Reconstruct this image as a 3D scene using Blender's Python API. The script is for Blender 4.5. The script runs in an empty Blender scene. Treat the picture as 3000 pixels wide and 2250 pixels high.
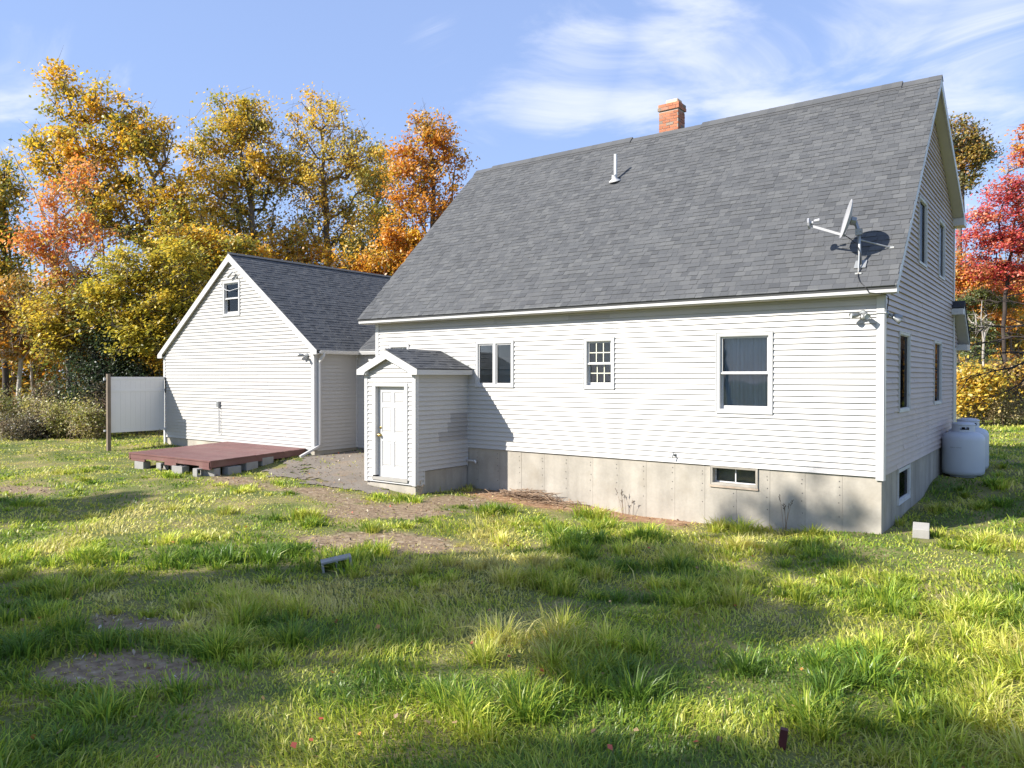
import bpy, math, random
import numpy as np
from mathutils import Vector, Matrix

random.seed(7)
rng = np.random.default_rng(11)
S = bpy.context.scene
COL = S.collection

# ---------------------------------------------------------------- camera, sky, sun, exposure
CAM = np.array([2.547, -13.653, 1.653]); YAW, PITCH, ROLL, FPX = -0.6384, -0.0098, 0.0010, 2229.4
def _basis():
    f = np.array([math.sin(YAW)*math.cos(PITCH), math.cos(YAW)*math.cos(PITCH), math.sin(PITCH)])
    r = np.array([math.cos(YAW), -math.sin(YAW), 0.0]); u = np.cross(r, f)
    return r*math.cos(ROLL)+u*math.sin(ROLL), -r*math.sin(ROLL)+u*math.cos(ROLL), f
CR, CU, CF = _basis()
cam = bpy.data.cameras.new('camera'); cam_o = bpy.data.objects.new('camera', cam); COL.objects.link(cam_o)
cam.sensor_width = 36.0; cam.lens = FPX/3000*36; cam.clip_end = 2000; cam.clip_start = .05
cam_o.matrix_world = Matrix(((CR[0], CU[0], -CF[0], CAM[0]), (CR[1], CU[1], -CF[1], CAM[1]), (CR[2], CU[2], -CF[2], CAM[2]), (0, 0, 0, 1)))
S.camera = cam_o
S.render.resolution_x, S.render.resolution_y = 1024, 768
S.view_settings.view_transform = 'Standard'; S.view_settings.look = 'None'
S.view_settings.gamma = 1.0; S.view_settings.exposure = 0.93
S.view_settings.use_curve_mapping = False
S.cycles.max_bounces = 8; S.cycles.transparent_max_bounces = 8
S.cycles.use_denoising = True
SUN = np.array([0.63, 1.0, -0.80]); SUN /= np.linalg.norm(SUN)          # direction the light travels
SUN_EL = math.asin(-SUN[2]); SUN_AZ = math.atan2(-SUN[0], -SUN[1])
sl = bpy.data.lights.new('sun', 'SUN'); sl.energy = 4.8; sl.angle = math.radians(0.55); sl.color = (1.0, .945, .86)
so = bpy.data.objects.new('sun', sl); COL.objects.link(so)
so.rotation_euler = Vector(SUN).to_track_quat('-Z', 'Y').to_euler(); so.location = (-20, -30, 30)

def make_world():
    w = bpy.data.worlds.new('World'); S.world = w; w.use_nodes = True
    nt = w.node_tree; N = nt.nodes; L = nt.links; N.clear()
    out = N.new('ShaderNodeOutputWorld'); bg = N.new('ShaderNodeBackground'); L.new(bg.outputs[0], out.inputs[0])
    sky = N.new('ShaderNodeTexSky'); sky.sky_type = 'NISHITA'; sky.sun_disc = False
    sky.sun_elevation = SUN_EL; sky.sun_rotation = SUN_AZ % (2*math.pi)
    sky.altitude = 50; sky.air_density = 1.0; sky.dust_density = 0.4; sky.ozone_density = 3.5
    bg.inputs[1].default_value = 0.098
    tc = N.new('ShaderNodeTexCoord')
    nrm = N.new('ShaderNodeVectorMath'); nrm.operation = 'NORMALIZE'; L.new(tc.outputs['Generated'], nrm.inputs[0])
    sep = N.new('ShaderNodeSeparateXYZ'); L.new(nrm.outputs[0], sep.inputs[0])
    # flat cloud layer: direction / (z + .12)
    def math_(op, a, b=None, c=None):
        m = N.new('ShaderNodeMath'); m.operation = op
        for i, v in enumerate((a, b, c)):
            if v is None: continue
            if isinstance(v, (int, float)): m.inputs[i].default_value = v
            else: L.new(v, m.inputs[i])
        return m.outputs[0]
    zz = math_('MAXIMUM', math_('ADD', sep.outputs[2], .10), .02)
    cx = math_('DIVIDE', sep.outputs[0], zz); cy = math_('DIVIDE', sep.outputs[1], zz)
    cmb = N.new('ShaderNodeCombineXYZ'); L.new(cx, cmb.inputs[0]); L.new(cy, cmb.inputs[1])
    mp = N.new('ShaderNodeMapping'); L.new(cmb.outputs[0], mp.inputs[0])
    mp.inputs['Rotation'].default_value = (0, 0, math.radians(24)); mp.inputs['Scale'].default_value = (1.3, 1.9, 1); mp.inputs['Location'].default_value = CLOUD_OFF
    n1 = N.new('ShaderNodeTexNoise'); n1.inputs['Scale'].default_value = 1.1; n1.inputs['Detail'].default_value = 10; n1.inputs['Roughness'].default_value = .58; n1.inputs['Distortion'].default_value = .9
    L.new(mp.outputs[0], n1.inputs['Vector'])
    n2 = N.new('ShaderNodeTexNoise'); n2.inputs['Scale'].default_value = .55; n2.inputs['Detail'].default_value = 3
    L.new(cmb.outputs[0], n2.inputs['Vector'])
    cover = math_('MULTIPLY', math_('SUBTRACT', n2.outputs[0], .66), .5)
    for px, py, rad, amt in ((1680, 240, .13, .24), (2060, 110, .12, .29), (2190, 240, .11, .27), (1900, 310, .13, .24), (2620, 40, .11, .24), (2890, 180, .13, .27), (1280, 130, .08, .12), (2450, 130, .05, .12), (120, 340, .13, .14), (1500, 340, .09, .10), (2330, 330, .12, .12)):
        c = CF+CR*(px-1500)/FPX-CU*(py-1125)/FPX; c = c/np.linalg.norm(c)
        dp = N.new('ShaderNodeVectorMath'); dp.operation = 'DISTANCE'; L.new(nrm.outputs[0], dp.inputs[0]); dp.inputs[1].default_value = tuple(c)
        mb_ = N.new('ShaderNodeMapRange'); mb_.interpolation_type = 'SMOOTHSTEP'; L.new(dp.outputs['Value'], mb_.inputs[0])
        mb_.inputs[1].default_value = rad*1.3; mb_.inputs[2].default_value = 0; mb_.inputs[3].default_value = 0; mb_.inputs[4].default_value = amt
        cover = math_('MAXIMUM', cover, mb_.outputs[0])
    prod = math_('ADD', n1.outputs[0], cover)
    mr = N.new('ShaderNodeMapRange'); mr.interpolation_type = 'SMOOTHSTEP'; L.new(prod, mr.inputs[0])
    mr.inputs[1].default_value = .565; mr.inputs[2].default_value = .86; mr.inputs[3].default_value = 0; mr.inputs[4].default_value = .9
    veil = N.new('ShaderNodeMapRange'); L.new(sep.outputs[2], veil.inputs[0])
    veil.inputs[1].default_value = .0; veil.inputs[2].default_value = .6; veil.inputs[3].default_value = .62; veil.inputs[4].default_value = .50
    thin = N.new('ShaderNodeMix'); thin.data_type = 'RGBA'; L.new(veil.outputs[0], thin.inputs[0]); L.new(sky.outputs[0], thin.inputs[6]); thin.inputs[7].default_value = (2.8, 3.75, 6.5, 1)
    dens = mr.outputs[0]
    mix = N.new('ShaderNodeMix'); mix.data_type = 'RGBA'
    L.new(dens, mix.inputs[0]); L.new(thin.outputs[2], mix.inputs[6]); mix.inputs[7].default_value = (5.0, 5.35, 6.3, 1)
    L.new(mix.outputs[2], bg.inputs[0])
CLOUD_OFF = (3.1, 1.7, 0)
make_world()

# ---------------------------------------------------------------- helpers
def ray(px, py): return CF + CR*(px-1500)/FPX - CU*(py-1125)/FPX
def at(px, py, d): return CAM + ray(px, py)*d                      # a point at distance d along the view axis
def un(px, py, ax, val):
    r = ray(px, py); i = 'xyz'.index(ax); return CAM + r*((val-CAM[i])/r[i])

WLOC = {}
def wloc(o): return WLOC.get(o.name, np.zeros(3)) if o is not None else np.zeros(3)
def tag(o, label=None, cat=None, group=None, kind=None):
    if label: o['label'] = label
    if cat: o['category'] = cat
    if group: o['group'] = group
    if kind: o['kind'] = kind
    return o
def empty(name, loc, label, cat, group=None):
    o = bpy.data.objects.new(name, None); COL.objects.link(o); o.location = loc; o.empty_display_size = .2
    WLOC[o.name] = np.array(loc, float); return tag(o, label, cat, group)
def link(name, me, parent=None, loc=(0, 0, 0)):
    o = bpy.data.objects.new(name, me); COL.objects.link(o); loc = np.array(loc, float)
    if parent is not None: o.parent = parent; o.location = loc - wloc(parent)
    else: o.location = loc
    WLOC[o.name] = loc; return o

class MB:
    def __init__(s): s.v = []; s.f = []; s.c = []
    def face(s, pts, c=(1, 1, 1)):
        i = len(s.v); s.v += [tuple(p) for p in pts]; s.f.append(tuple(range(i, i+len(pts)))); s.c.append(c); return s
    def hexa(s, p, c=(1, 1, 1)):                                    # 4 lower points counter-clockwise, 4 upper
        i = len(s.v); s.v += [tuple(map(float, q)) for q in p]
        for f in ((3, 2, 1, 0), (4, 5, 6, 7), (0, 1, 5, 4), (1, 2, 6, 5), (2, 3, 7, 6), (3, 0, 4, 7)):
            s.f.append(tuple(i+k for k in f)); s.c.append(c)
        return s
    def box(s, x0, y0, z0, x1, y1, z1, c=(1, 1, 1)):
        return s.hexa([(x0, y0, z0), (x1, y0, z0), (x1, y1, z0), (x0, y1, z0), (x0, y0, z1), (x1, y0, z1), (x1, y1, z1), (x0, y1, z1)], c)
    def prism(s, poly, off, c=(1, 1, 1)):
        n = len(poly); i = len(s.v); off = np.array(off, float)
        s.v += [tuple(map(float, p)) for p in poly] + [tuple(np.array(p, float)+off) for p in poly]
        s.f.append(tuple(range(i, i+n))); s.c.append(c); s.f.append(tuple(range(i+2*n-1, i+n-1, -1))); s.c.append(c)
        for k in range(n):
            j = (k+1) % n; s.f.append((i+k, i+n+k, i+n+j, i+j)); s.c.append(c)
        return s
    def tube(s, path, rad, n=6, c=(1, 1, 1), cap=True):
        P = [np.array(p, float) for p in path]
        if isinstance(rad, (int, float)): rad = [rad]*len(P)
        base = len(s.v); ref = None
        for k, p in enumerate(P):
            t = P[min(k+1, len(P)-1)] - P[max(k-1, 0)]; t = t/(np.linalg.norm(t)+1e-9)
            if ref is None: ref = np.array([0, 0, 1.]) if abs(t[2]) < .9 else np.array([1., 0, 0])
            a = np.cross(t, ref); a /= np.linalg.norm(a)+1e-9; b = np.cross(t, a); ref = np.cross(a, t)
            for q in range(n):
                w = 2*math.pi*q/n; s.v.append(tuple(p + rad[k]*(a*math.cos(w)+b*math.sin(w))))
        for k in range(len(P)-1):
            for q in range(n):
                r = (q+1) % n; s.f.append((base+k*n+q, base+k*n+r, base+(k+1)*n+r, base+(k+1)*n+q)); s.c.append(c)
        if cap:
            s.f.append(tuple(base+q for q in reversed(range(n)))); s.c.append(c)
            e = base+(len(P)-1)*n; s.f.append(tuple(e+q for q in range(n))); s.c.append(c)
        return s
    def lathe(s, prof, o=(0, 0, 0), n=24, c=(1, 1, 1), axis=None):    # prof: (radius, height) list
        o = np.array(o, float); ax = np.array((0, 0, 1.) if axis is None else axis, float); ax /= np.linalg.norm(ax)
        a = np.cross(ax, (0, 0, 1.) if abs(ax[2]) < .9 else (1., 0, 0)); a /= np.linalg.norm(a); b = np.cross(ax, a); base = len(s.v)
        for r, h in prof:
            for q in range(n):
                w = 2*math.pi*q/n; s.v.append(tuple(o + ax*h + max(r, 1e-4)*(a*math.cos(w)+b*math.sin(w))))
        for k in range(len(prof)-1):
            for q in range(n):
                r = (q+1) % n; s.f.append((base+k*n+q, base+k*n+r, base+(k+1)*n+r, base+(k+1)*n+q)); s.c.append(c)
        return s
    def mesh(s, name, mat, org=(0, 0, 0), smooth=False):
        me = bpy.data.meshes.new(name); org = np.array(org, float)
        me.from_pydata([tuple(np.array(v)-org) for v in s.v], [], s.f)
        at_ = me.attributes.new('col', 'FLOAT_COLOR', 'FACE')
        at_.data.foreach_set('color', np.array([(c[0], c[1], c[2], 1) for c in s.c], np.float32).ravel())
        me.materials.append(mat)
        if smooth: me.polygons.foreach_set('use_smooth', [True]*len(me.polygons))
        me.update(); return me
    def build(s, name, mat, parent=None, smooth=False, org=None, bevel=0, autosmooth=None):
        org = wloc(parent) if org is None else np.array(org, float)
        o = link(name, s.mesh(name, mat, org, smooth), parent, org)
        if bevel:
            m = o.modifiers.new('bevel', 'BEVEL'); m.width = bevel; m.segments = 2; m.limit_method = 'ANGLE'
        return o

class Frame:                                                        # wall coordinates: u along, n outwards, z up
    def __init__(s, o, U, Nn): s.o = np.array(o, float); s.U = np.array(U, float); s.N = np.array(Nn, float)
    def p(s, u, n, z): return s.o + s.U*u + s.N*n + np.array([0, 0, z])
    def box(s, mb, u0, u1, n0, n1, z0, z1, c=(1, 1, 1)):
        pts = [s.p(u0, n1, z0), s.p(u1, n1, z0), s.p(u1, n0, z0), s.p(u0, n0, z0), s.p(u0, n1, z1), s.p(u1, n1, z1), s.p(u1, n0, z1), s.p(u0, n0, z1)]
        if np.dot(np.cross(s.U, -s.N), (0, 0, 1)) < 0: pts = [pts[k] for k in (1, 0, 3, 2, 5, 4, 7, 6)]
        return mb.hexa(pts, c)

# ---------------------------------------------------------------- materials
def nodes_of(m): m.use_nodes = True; return m.node_tree.nodes, m.node_tree.links
def pmat(name, col, rough=.6, var=.08, scale=6.0, bump=0.0, bscale=60, metal=0.0, streak=0.0, spec=.5, fine=0.0, dirt=None, dscale=1.2):
    m = bpy.data.materials.new(name); N, L = nodes_of(m); b = N['Principled BSDF']
    b.inputs['Roughness'].default_value = rough; b.inputs['Metallic'].default_value = metal
    b.inputs['Specular IOR Level'].default_value = spec
    geo = N.new('ShaderNodeNewGeometry'); pos = geo.outputs['Position']
    att = N.new('ShaderNodeAttribute'); att.attribute_name = 'col'
    rgb = N.new('ShaderNodeMix'); rgb.data_type = 'RGBA'; rgb.blend_type = 'MULTIPLY'; rgb.inputs[0].default_value = 1
    rgb.inputs[6].default_value = (*col, 1); L.new(att.outputs['Color'], rgb.inputs[7]); cur = rgb.outputs[2]
    def mul(cur, fac, lo, hi):
        mr = N.new('ShaderNodeMapRange'); L.new(fac, mr.inputs[0]); mr.inputs[1].default_value = .25; mr.inputs[2].default_value = .75
        mr.inputs[3].default_value = lo; mr.inputs[4].default_value = hi
        x = N.new('ShaderNodeMix'); x.data_type = 'RGBA'; x.blend_type = 'MULTIPLY'; x.inputs[0].default_value = 1
        L.new(cur, x.inputs[6]); L.new(mr.outputs[0], x.inputs[7]); return x.outputs[2]
    def noise(sc, det=4, vec=None):
        n = N.new('ShaderNodeTexNoise'); n.inputs['Scale'].default_value = sc; n.inputs['Detail'].default_value = det
        L.new(vec or pos, n.inputs['Vector']); return n.outputs[0]
    if var: cur = mul(cur, noise(scale), 1-var, 1+var)
    if fine: cur = mul(cur, noise(bscale, 2), 1-fine, 1+fine)
    if streak:                                                       # rain streaks running down
        mp = N.new('ShaderNodeMapping'); L.new(pos, mp.inputs[0]); mp.inputs['Scale'].default_value = (3.2, 3.2, .45)
        cur = mul(cur, noise(1, 5, mp.outputs[0]), 1-streak, 1+streak*.4)
    if dirt:
        f = noise(dscale, 6); mr = N.new('ShaderNodeMapRange'); L.new(f, mr.inputs[0]); mr.inputs[1].default_value = .55; mr.inputs[2].default_value = .75
        mr.inputs[4].default_value = .7
        x = N.new('ShaderNodeMix'); x.data_type = 'RGBA'; L.new(mr.outputs[0], x.inputs[0]); L.new(cur, x.inputs[6]); x.inputs[7].default_value = (*dirt, 1); cur = x.outputs[2]
    L.new(cur, b.inputs['Base Color'])
    if bump:
        bp = N.new('ShaderNodeBump'); bp.inputs['Strength'].default_value = bump; bp.inputs['Distance'].default_value = .01
        L.new(noise(bscale, 3), bp.inputs['Height']); L.new(bp.outputs[0], b.inputs['Normal'])
    return m
def leaf_mat(name, trans=.35, rough=.5, gloss=.06):
    m = bpy.data.materials.new(name); N, L = nodes_of(m); N.clear()
    out = N.new('ShaderNodeOutputMaterial'); att = N.new('ShaderNodeAttribute'); att.attribute_name = 'col'
    d = N.new('ShaderNodeBsdfDiffuse'); t = N.new('ShaderNodeBsdfTranslucent'); g = N.new('ShaderNodeBsdfGlossy'); g.inputs['Roughness'].default_value = rough
    L.new(att.outputs['Color'], d.inputs[0]); L.new(att.outputs['Color'], t.inputs[0])
    a = N.new('ShaderNodeMixShader'); a.inputs[0].default_value = trans; L.new(d.outputs[0], a.inputs[1]); L.new(t.outputs[0], a.inputs[2])
    c = N.new('ShaderNodeMixShader'); c.inputs[0].default_value = gloss; L.new(a.outputs[0], c.inputs[1]); L.new(g.outputs[0], c.inputs[2])
    L.new(c.outputs[0], out.inputs[0]); return m
def glass_mat(name, tint, refl=1.0):
    m = bpy.data.materials.new(name); N, L = nodes_of(m); N.clear()
    out = N.new('ShaderNodeOutputMaterial'); t = N.new('ShaderNodeBsdfTransparent'); t.inputs[0].default_value = (*tint, 1)
    g = N.new('ShaderNodeBsdfGlossy'); g.inputs['Roughness'].default_value = .015; f = N.new('ShaderNodeFresnel'); f.inputs[0].default_value = 1.55
    geo = N.new('ShaderNodeNewGeometry'); n = N.new('ShaderNodeTexNoise'); n.inputs['Scale'].default_value = 2.5; L.new(geo.outputs['Position'], n.inputs['Vector'])
    bp = N.new('ShaderNodeBump'); bp.inputs['Strength'].default_value = .06; bp.inputs['Distance'].default_value = .02; L.new(n.outputs[0], bp.inputs['Height']); L.new(bp.outputs[0], g.inputs['Normal'])
    mu = N.new('ShaderNodeMath'); mu.operation = 'MULTIPLY'; L.new(f.outputs[0], mu.inputs[0]); mu.inputs[1].default_value = refl; mu.use_clamp = True
    x = N.new('ShaderNodeMixShader'); L.new(mu.outputs[0], x.inputs[0]); L.new(t.outputs[0], x.inputs[1]); L.new(g.outputs[0], x.inputs[2]); L.new(x.outputs[0], out.inputs[0]); return m

M = {}
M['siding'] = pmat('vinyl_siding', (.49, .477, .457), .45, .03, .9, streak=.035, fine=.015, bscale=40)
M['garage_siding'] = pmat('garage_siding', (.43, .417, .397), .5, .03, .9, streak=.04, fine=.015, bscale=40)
M['gable_siding'] = pmat('shade_toned_siding', (.46, .38, .345), .5, .06, 1.2, streak=.10, fine=.03, bscale=30)  # gable's shade tone put into the colour, warmed against the blue sky fill
M['trim'] = pmat('white_trim', (.52, .515, .505), .4, .02, 2)
M['trim_worn'] = pmat('worn_trim', (.56, .56, .56), .5, .05, 3, dirt=(.25, .24, .23), dscale=9)
M['soffit'] = pmat('soffit_vinyl', (.50, .475, .42), .5, .04, 3)
M['shingle'] = pmat('asphalt_shingle', (.097, .099, .102), .9, .08, 1.3, bump=.5, bscale=160, fine=.22, spec=.25)
M['drip'] = pmat('drip_edge_metal', (.35, .36, .34), .5, .05, 4)
M['vent'] = pmat('ridge_vent_black', (.07, .072, .078), .8, .1, 5, bump=.3, bscale=90)
M['concrete'] = pmat('foundation_concrete', (.385, .352, .30), .85, .18, 1.7, streak=.24, bump=.25, bscale=25, fine=.05, dirt=(.27, .235, .18), dscale=1.1)
M['block'] = pmat('cinder_block', (.30, .29, .27), .95, .12, 5, bump=.6, bscale=120, fine=.1)
M['paleblock'] = pmat('pale_block', (.33, .315, .285), .9, .08, 6, bump=.4, bscale=90, fine=.05)
M['brick'] = pmat('brick_red', (.42, .155, .078), .85, .10, 9, bump=.5, bscale=80, fine=.1)
M['mortar'] = pmat('mortar', (.44, .38, .32), .9, .08, 12, bump=.4, bscale=100)
M['flue'] = pmat('clay_flue', (.68, .50, .33), .8, .08, 6, bump=.2, bscale=60)
M['deck'] = pmat('red_deck_paint', (.165, .073, .066), .55, .14, 1.6, bump=.3, bscale=50, fine=.07, dirt=(.21, .125, .105), dscale=2.2)
M['wood'] = pmat('weathered_post', (.20, .155, .115), .85, .14, 4, streak=.2, bump=.4, bscale=60)
M['vinyl_fence'] = pmat('white_vinyl_fence', (.72, .71, .70), .35, .02, 2)
M['tank'] = pmat('tank_paint', (.52, .55, .60), .4, .03, 3, fine=.01)
M['dark'] = pmat('dark_slot', (.015, .016, .018), .6, 0)
M['door'] = pmat('white_door', (.505, .50, .495), .35, .01, 2)
M['brass'] = pmat('brass', (.70, .50, .16), .25, .05, 20, metal=1.0)
M['grey_metal'] = pmat('grey_metal', (.30, .31, .31), .45, .08, 10, metal=.6)
M['galv'] = pmat('galvanised_mast', (.36, .37, .37), .5, .1, 12, metal=.5, dirt=(.45, .34, .2), dscale=14)
M['dish'] = pmat('dish_grey', (.37, .37, .38), .45, .04, 5)
M['black'] = pmat('black_cable', (.012, .012, .013), .5, 0)
M['pvc'] = pmat('white_pvc', (.60, .60, .60), .35, .02, 4)
M['interior'] = pmat('window_interior', (.50, .53, .52), .9, .3, 1.8)
M['interior_grey'] = pmat('screened_interior', (.60, .66, .70), .9, .15, 2.5)
M['curtain'] = pmat('grey_curtain', (.58, .66, .72), .9, .06, 3)
M['glass'] = glass_mat('window_glass', (.80, .83, .85))
M['asphalt'] = pmat('old_asphalt', (.19, .162, .13), .95, .22, 1.4, bump=.6, bscale=60, fine=.22, dirt=(.26, .185, .115), dscale=2.2)
M['bark'] = pmat('bark', (.15, .125, .10), .95, .3, 3, bump=.6, bscale=30)
M['palebark'] = pmat('pale_bark', (.42, .38, .33), .9, .3, 3, bump=.4, bscale=30)
M['darkbark'] = pmat('dark_bark', (.055, .042, .035), .95, .3, 3, bump=.4, bscale=30)
M['stick'] = pmat('dead_sticks', (.27, .185, .12), .9, .25, 6, bump=.4, bscale=60)
M['leaf'] = leaf_mat('autumn_leaf', .48)
M['grass'] = leaf_mat('grass_blade', .45, .4, .03)
M['leaf_shade'] = leaf_mat('thick_leaf', .15)
M['litter'] = leaf_mat('fallen_leaf', .2)
M['red'] = pmat('shade_darkened_red', (.06, .010, .013), .6, .1, 10)  # red darkened so the shade on the stake sits in its colour
M['rust'] = pmat('rusty_sill', (.42, .34, .26), .8, .2, 8, dirt=(.33, .16, .07), dscale=6)

# ---------------------------------------------------------------- terrain
CTRL = np.array([(-7.7, 0, -.945), (-5.8, 0, -1.03), (-4.4, 0, -1.14), (-3.5, 0, -1.13), (-1.9, 0, -1.10), (0, 0, -.94), (-8.85, -1.76, -.91), (-10.4, -1.76, -.82),
 (-8.9, -.4, -.95), (0, 3.2, -.875), (0, 6.4, -.64), (0.5, 9, -.5), (-13.9, 1.1, -.44), (-12, .6, -.46), (-13.9, -.4, -.47), (-13.45, -3.75, -.69), (-16.9, -3.9, -.68), (-17.8, -.4, -.56),
 (-21.5, -.4, -.57), (-21.4, -2.15, -.66), (-12, -2.5, -.72), (-5, -7, -.95), (1, -8, -.97), (5, -3, -.92), (3, 2, -.86), (4, 8, -.62), (8, 20, -.55), (10, 45, -.5), (-12, -8, -.86),
 (-20, -8, -.8), (-25, -2, -.66), (-28, 6, -.6), (-20, 25, -.5), (2.5, -13, -1.0), (-10, -20, -1.0), (15, -5, -.9), (-40, 10, -.5), (-60, 20, -.4), (40, 60, -.4), (0, 80, -.4), (60, 0, -.8), (0, -60, -1.), (-60, -40, -.8), (-4, -3, -.98), (-1.5, -1.5, -1.0), (0.6, 0, -.93), (-4, -.8, -1.06)])
_lat = rng.random((64, 64))
def vnoise(x, y, s):
    x = np.asarray(x, float)*s; y = np.asarray(y, float)*s
    xi = np.floor(x).astype(int); yi = np.floor(y).astype(int); fx = x-xi; fy = y-yi; fx = fx*fx*(3-2*fx); fy = fy*fy*(3-2*fy)
    g = lambda a, b: _lat[a % 64, b % 64]
    return (g(xi, yi)*(1-fx)+g(xi+1, yi)*fx)*(1-fy)+(g(xi, yi+1)*(1-fx)+g(xi+1, yi+1)*fx)*fy
def gz(x, y):
    x = np.asarray(x, float); y = np.asarray(y, float); sh = x.shape; x = x.ravel(); y = y.ravel()
    out = np.empty_like(x)
    for a in range(0, len(x), 40000):
        d2 = (x[a:a+40000, None]-CTRL[:, 0])**2 + (y[a:a+40000, None]-CTRL[:, 1])**2
        w = 1/(d2+.35)**1.6; out[a:a+40000] = (w*CTRL[:, 2]).sum(1)/w.sum(1)
    out += (vnoise(x, y, .9)-.5)*.05*np.clip(-y-1.0, 0, 1)
    return out.reshape(sh)
def z_at(x, y): return float(gz(np.array([x]), np.array([y]))[0])

DECK = dict(FL=np.array((-16.95, -3.87)), FR=np.array((-13.46, -3.75)), BR=np.array((-14.2, -.44)), BL=np.array((-17.85, -.46)))
ASPH = np.array([(-13.8, 1.25), (-11.8, 1.25), (-11.8, .1), (-10.3, .1), (-10.3, -1.7), (-9.4, -1.75), (-9.6, -2.2), (-10.5, -2.6), (-11.3, -2.75), (-12.1, -2.55), (-12.7, -2.65), (-13.3, -2.2), (-13.85, -.9)])
def inpoly(x, y, P):
    x = np.asarray(x, float); y = np.asarray(y, float); r = np.zeros(x.shape, bool); n = len(P); j = n-1
    for i in range(n):
        c = ((P[i][1] > y) != (P[j][1] > y)) & (x < (P[j][0]-P[i][0])*(y-P[i][1])/((P[j][1]-P[i][1])+1e-12)+P[i][0]); r ^= c; j = i
    return r
def ell(x, y, cx, cy, rx, ry, ang=0.0):
    c, s = math.cos(ang), math.sin(ang); dx = x-cx; dy = y-cy
    return np.clip(1.6-1.6*np.sqrt(((dx*c+dy*s)/rx)**2+((-dx*s+dy*c)/ry)**2), 0, 1)
def dirt_mask(x, y):
    n = vnoise(x, y, 1.7)*.6+vnoise(x+9, y, 4.5)*.4
    d = ell(x, y, -6.1, -5.35, 1.9, 1.15, .5)
    d = np.maximum(d, ell(x, y, -8.0, -3.5, 2.3, 1.25, .9)); d = np.maximum(d, ell(x, y, -7.6, -1.6, 1.6, .9, .1)*.9)
    d = np.maximum(d, ell(x, y, -4.1, -10.3, 1.3, .7, .3)*.95); d = np.maximum(d, ell(x, y, -5.4, -9.7, 1.1, .5, .4)*.85)
    d = np.maximum(d, ell(x, y, -15.3, -6.9, 1.5, .55, .3)*.9); d = np.maximum(d, ell(x, y, -12.5, -3.6, 2.3, .7, 0)*.75)
    d = np.maximum(d, ell(x, y, -10.0, -3.2, 1.9, .9, 0)*.8)
    n = .30*vnoise(x, y, 1.9)+.38*vnoise(x+9, y, 4.7)+.32*vnoise(x, y+4, 12)
    return np.clip((d*1.25-n*1.35+.12)*3, 0, 1)*(d > .02)
def sand_mask(x, y):
    e = .75+.55*vnoise(x, y, 1.1)
    s = np.clip((e+y)/.25, 0, 1)*np.clip((x+8.7)/.6, 0, 1)*np.clip((-2.9-x)/.5, 0, 1)
    return s
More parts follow.
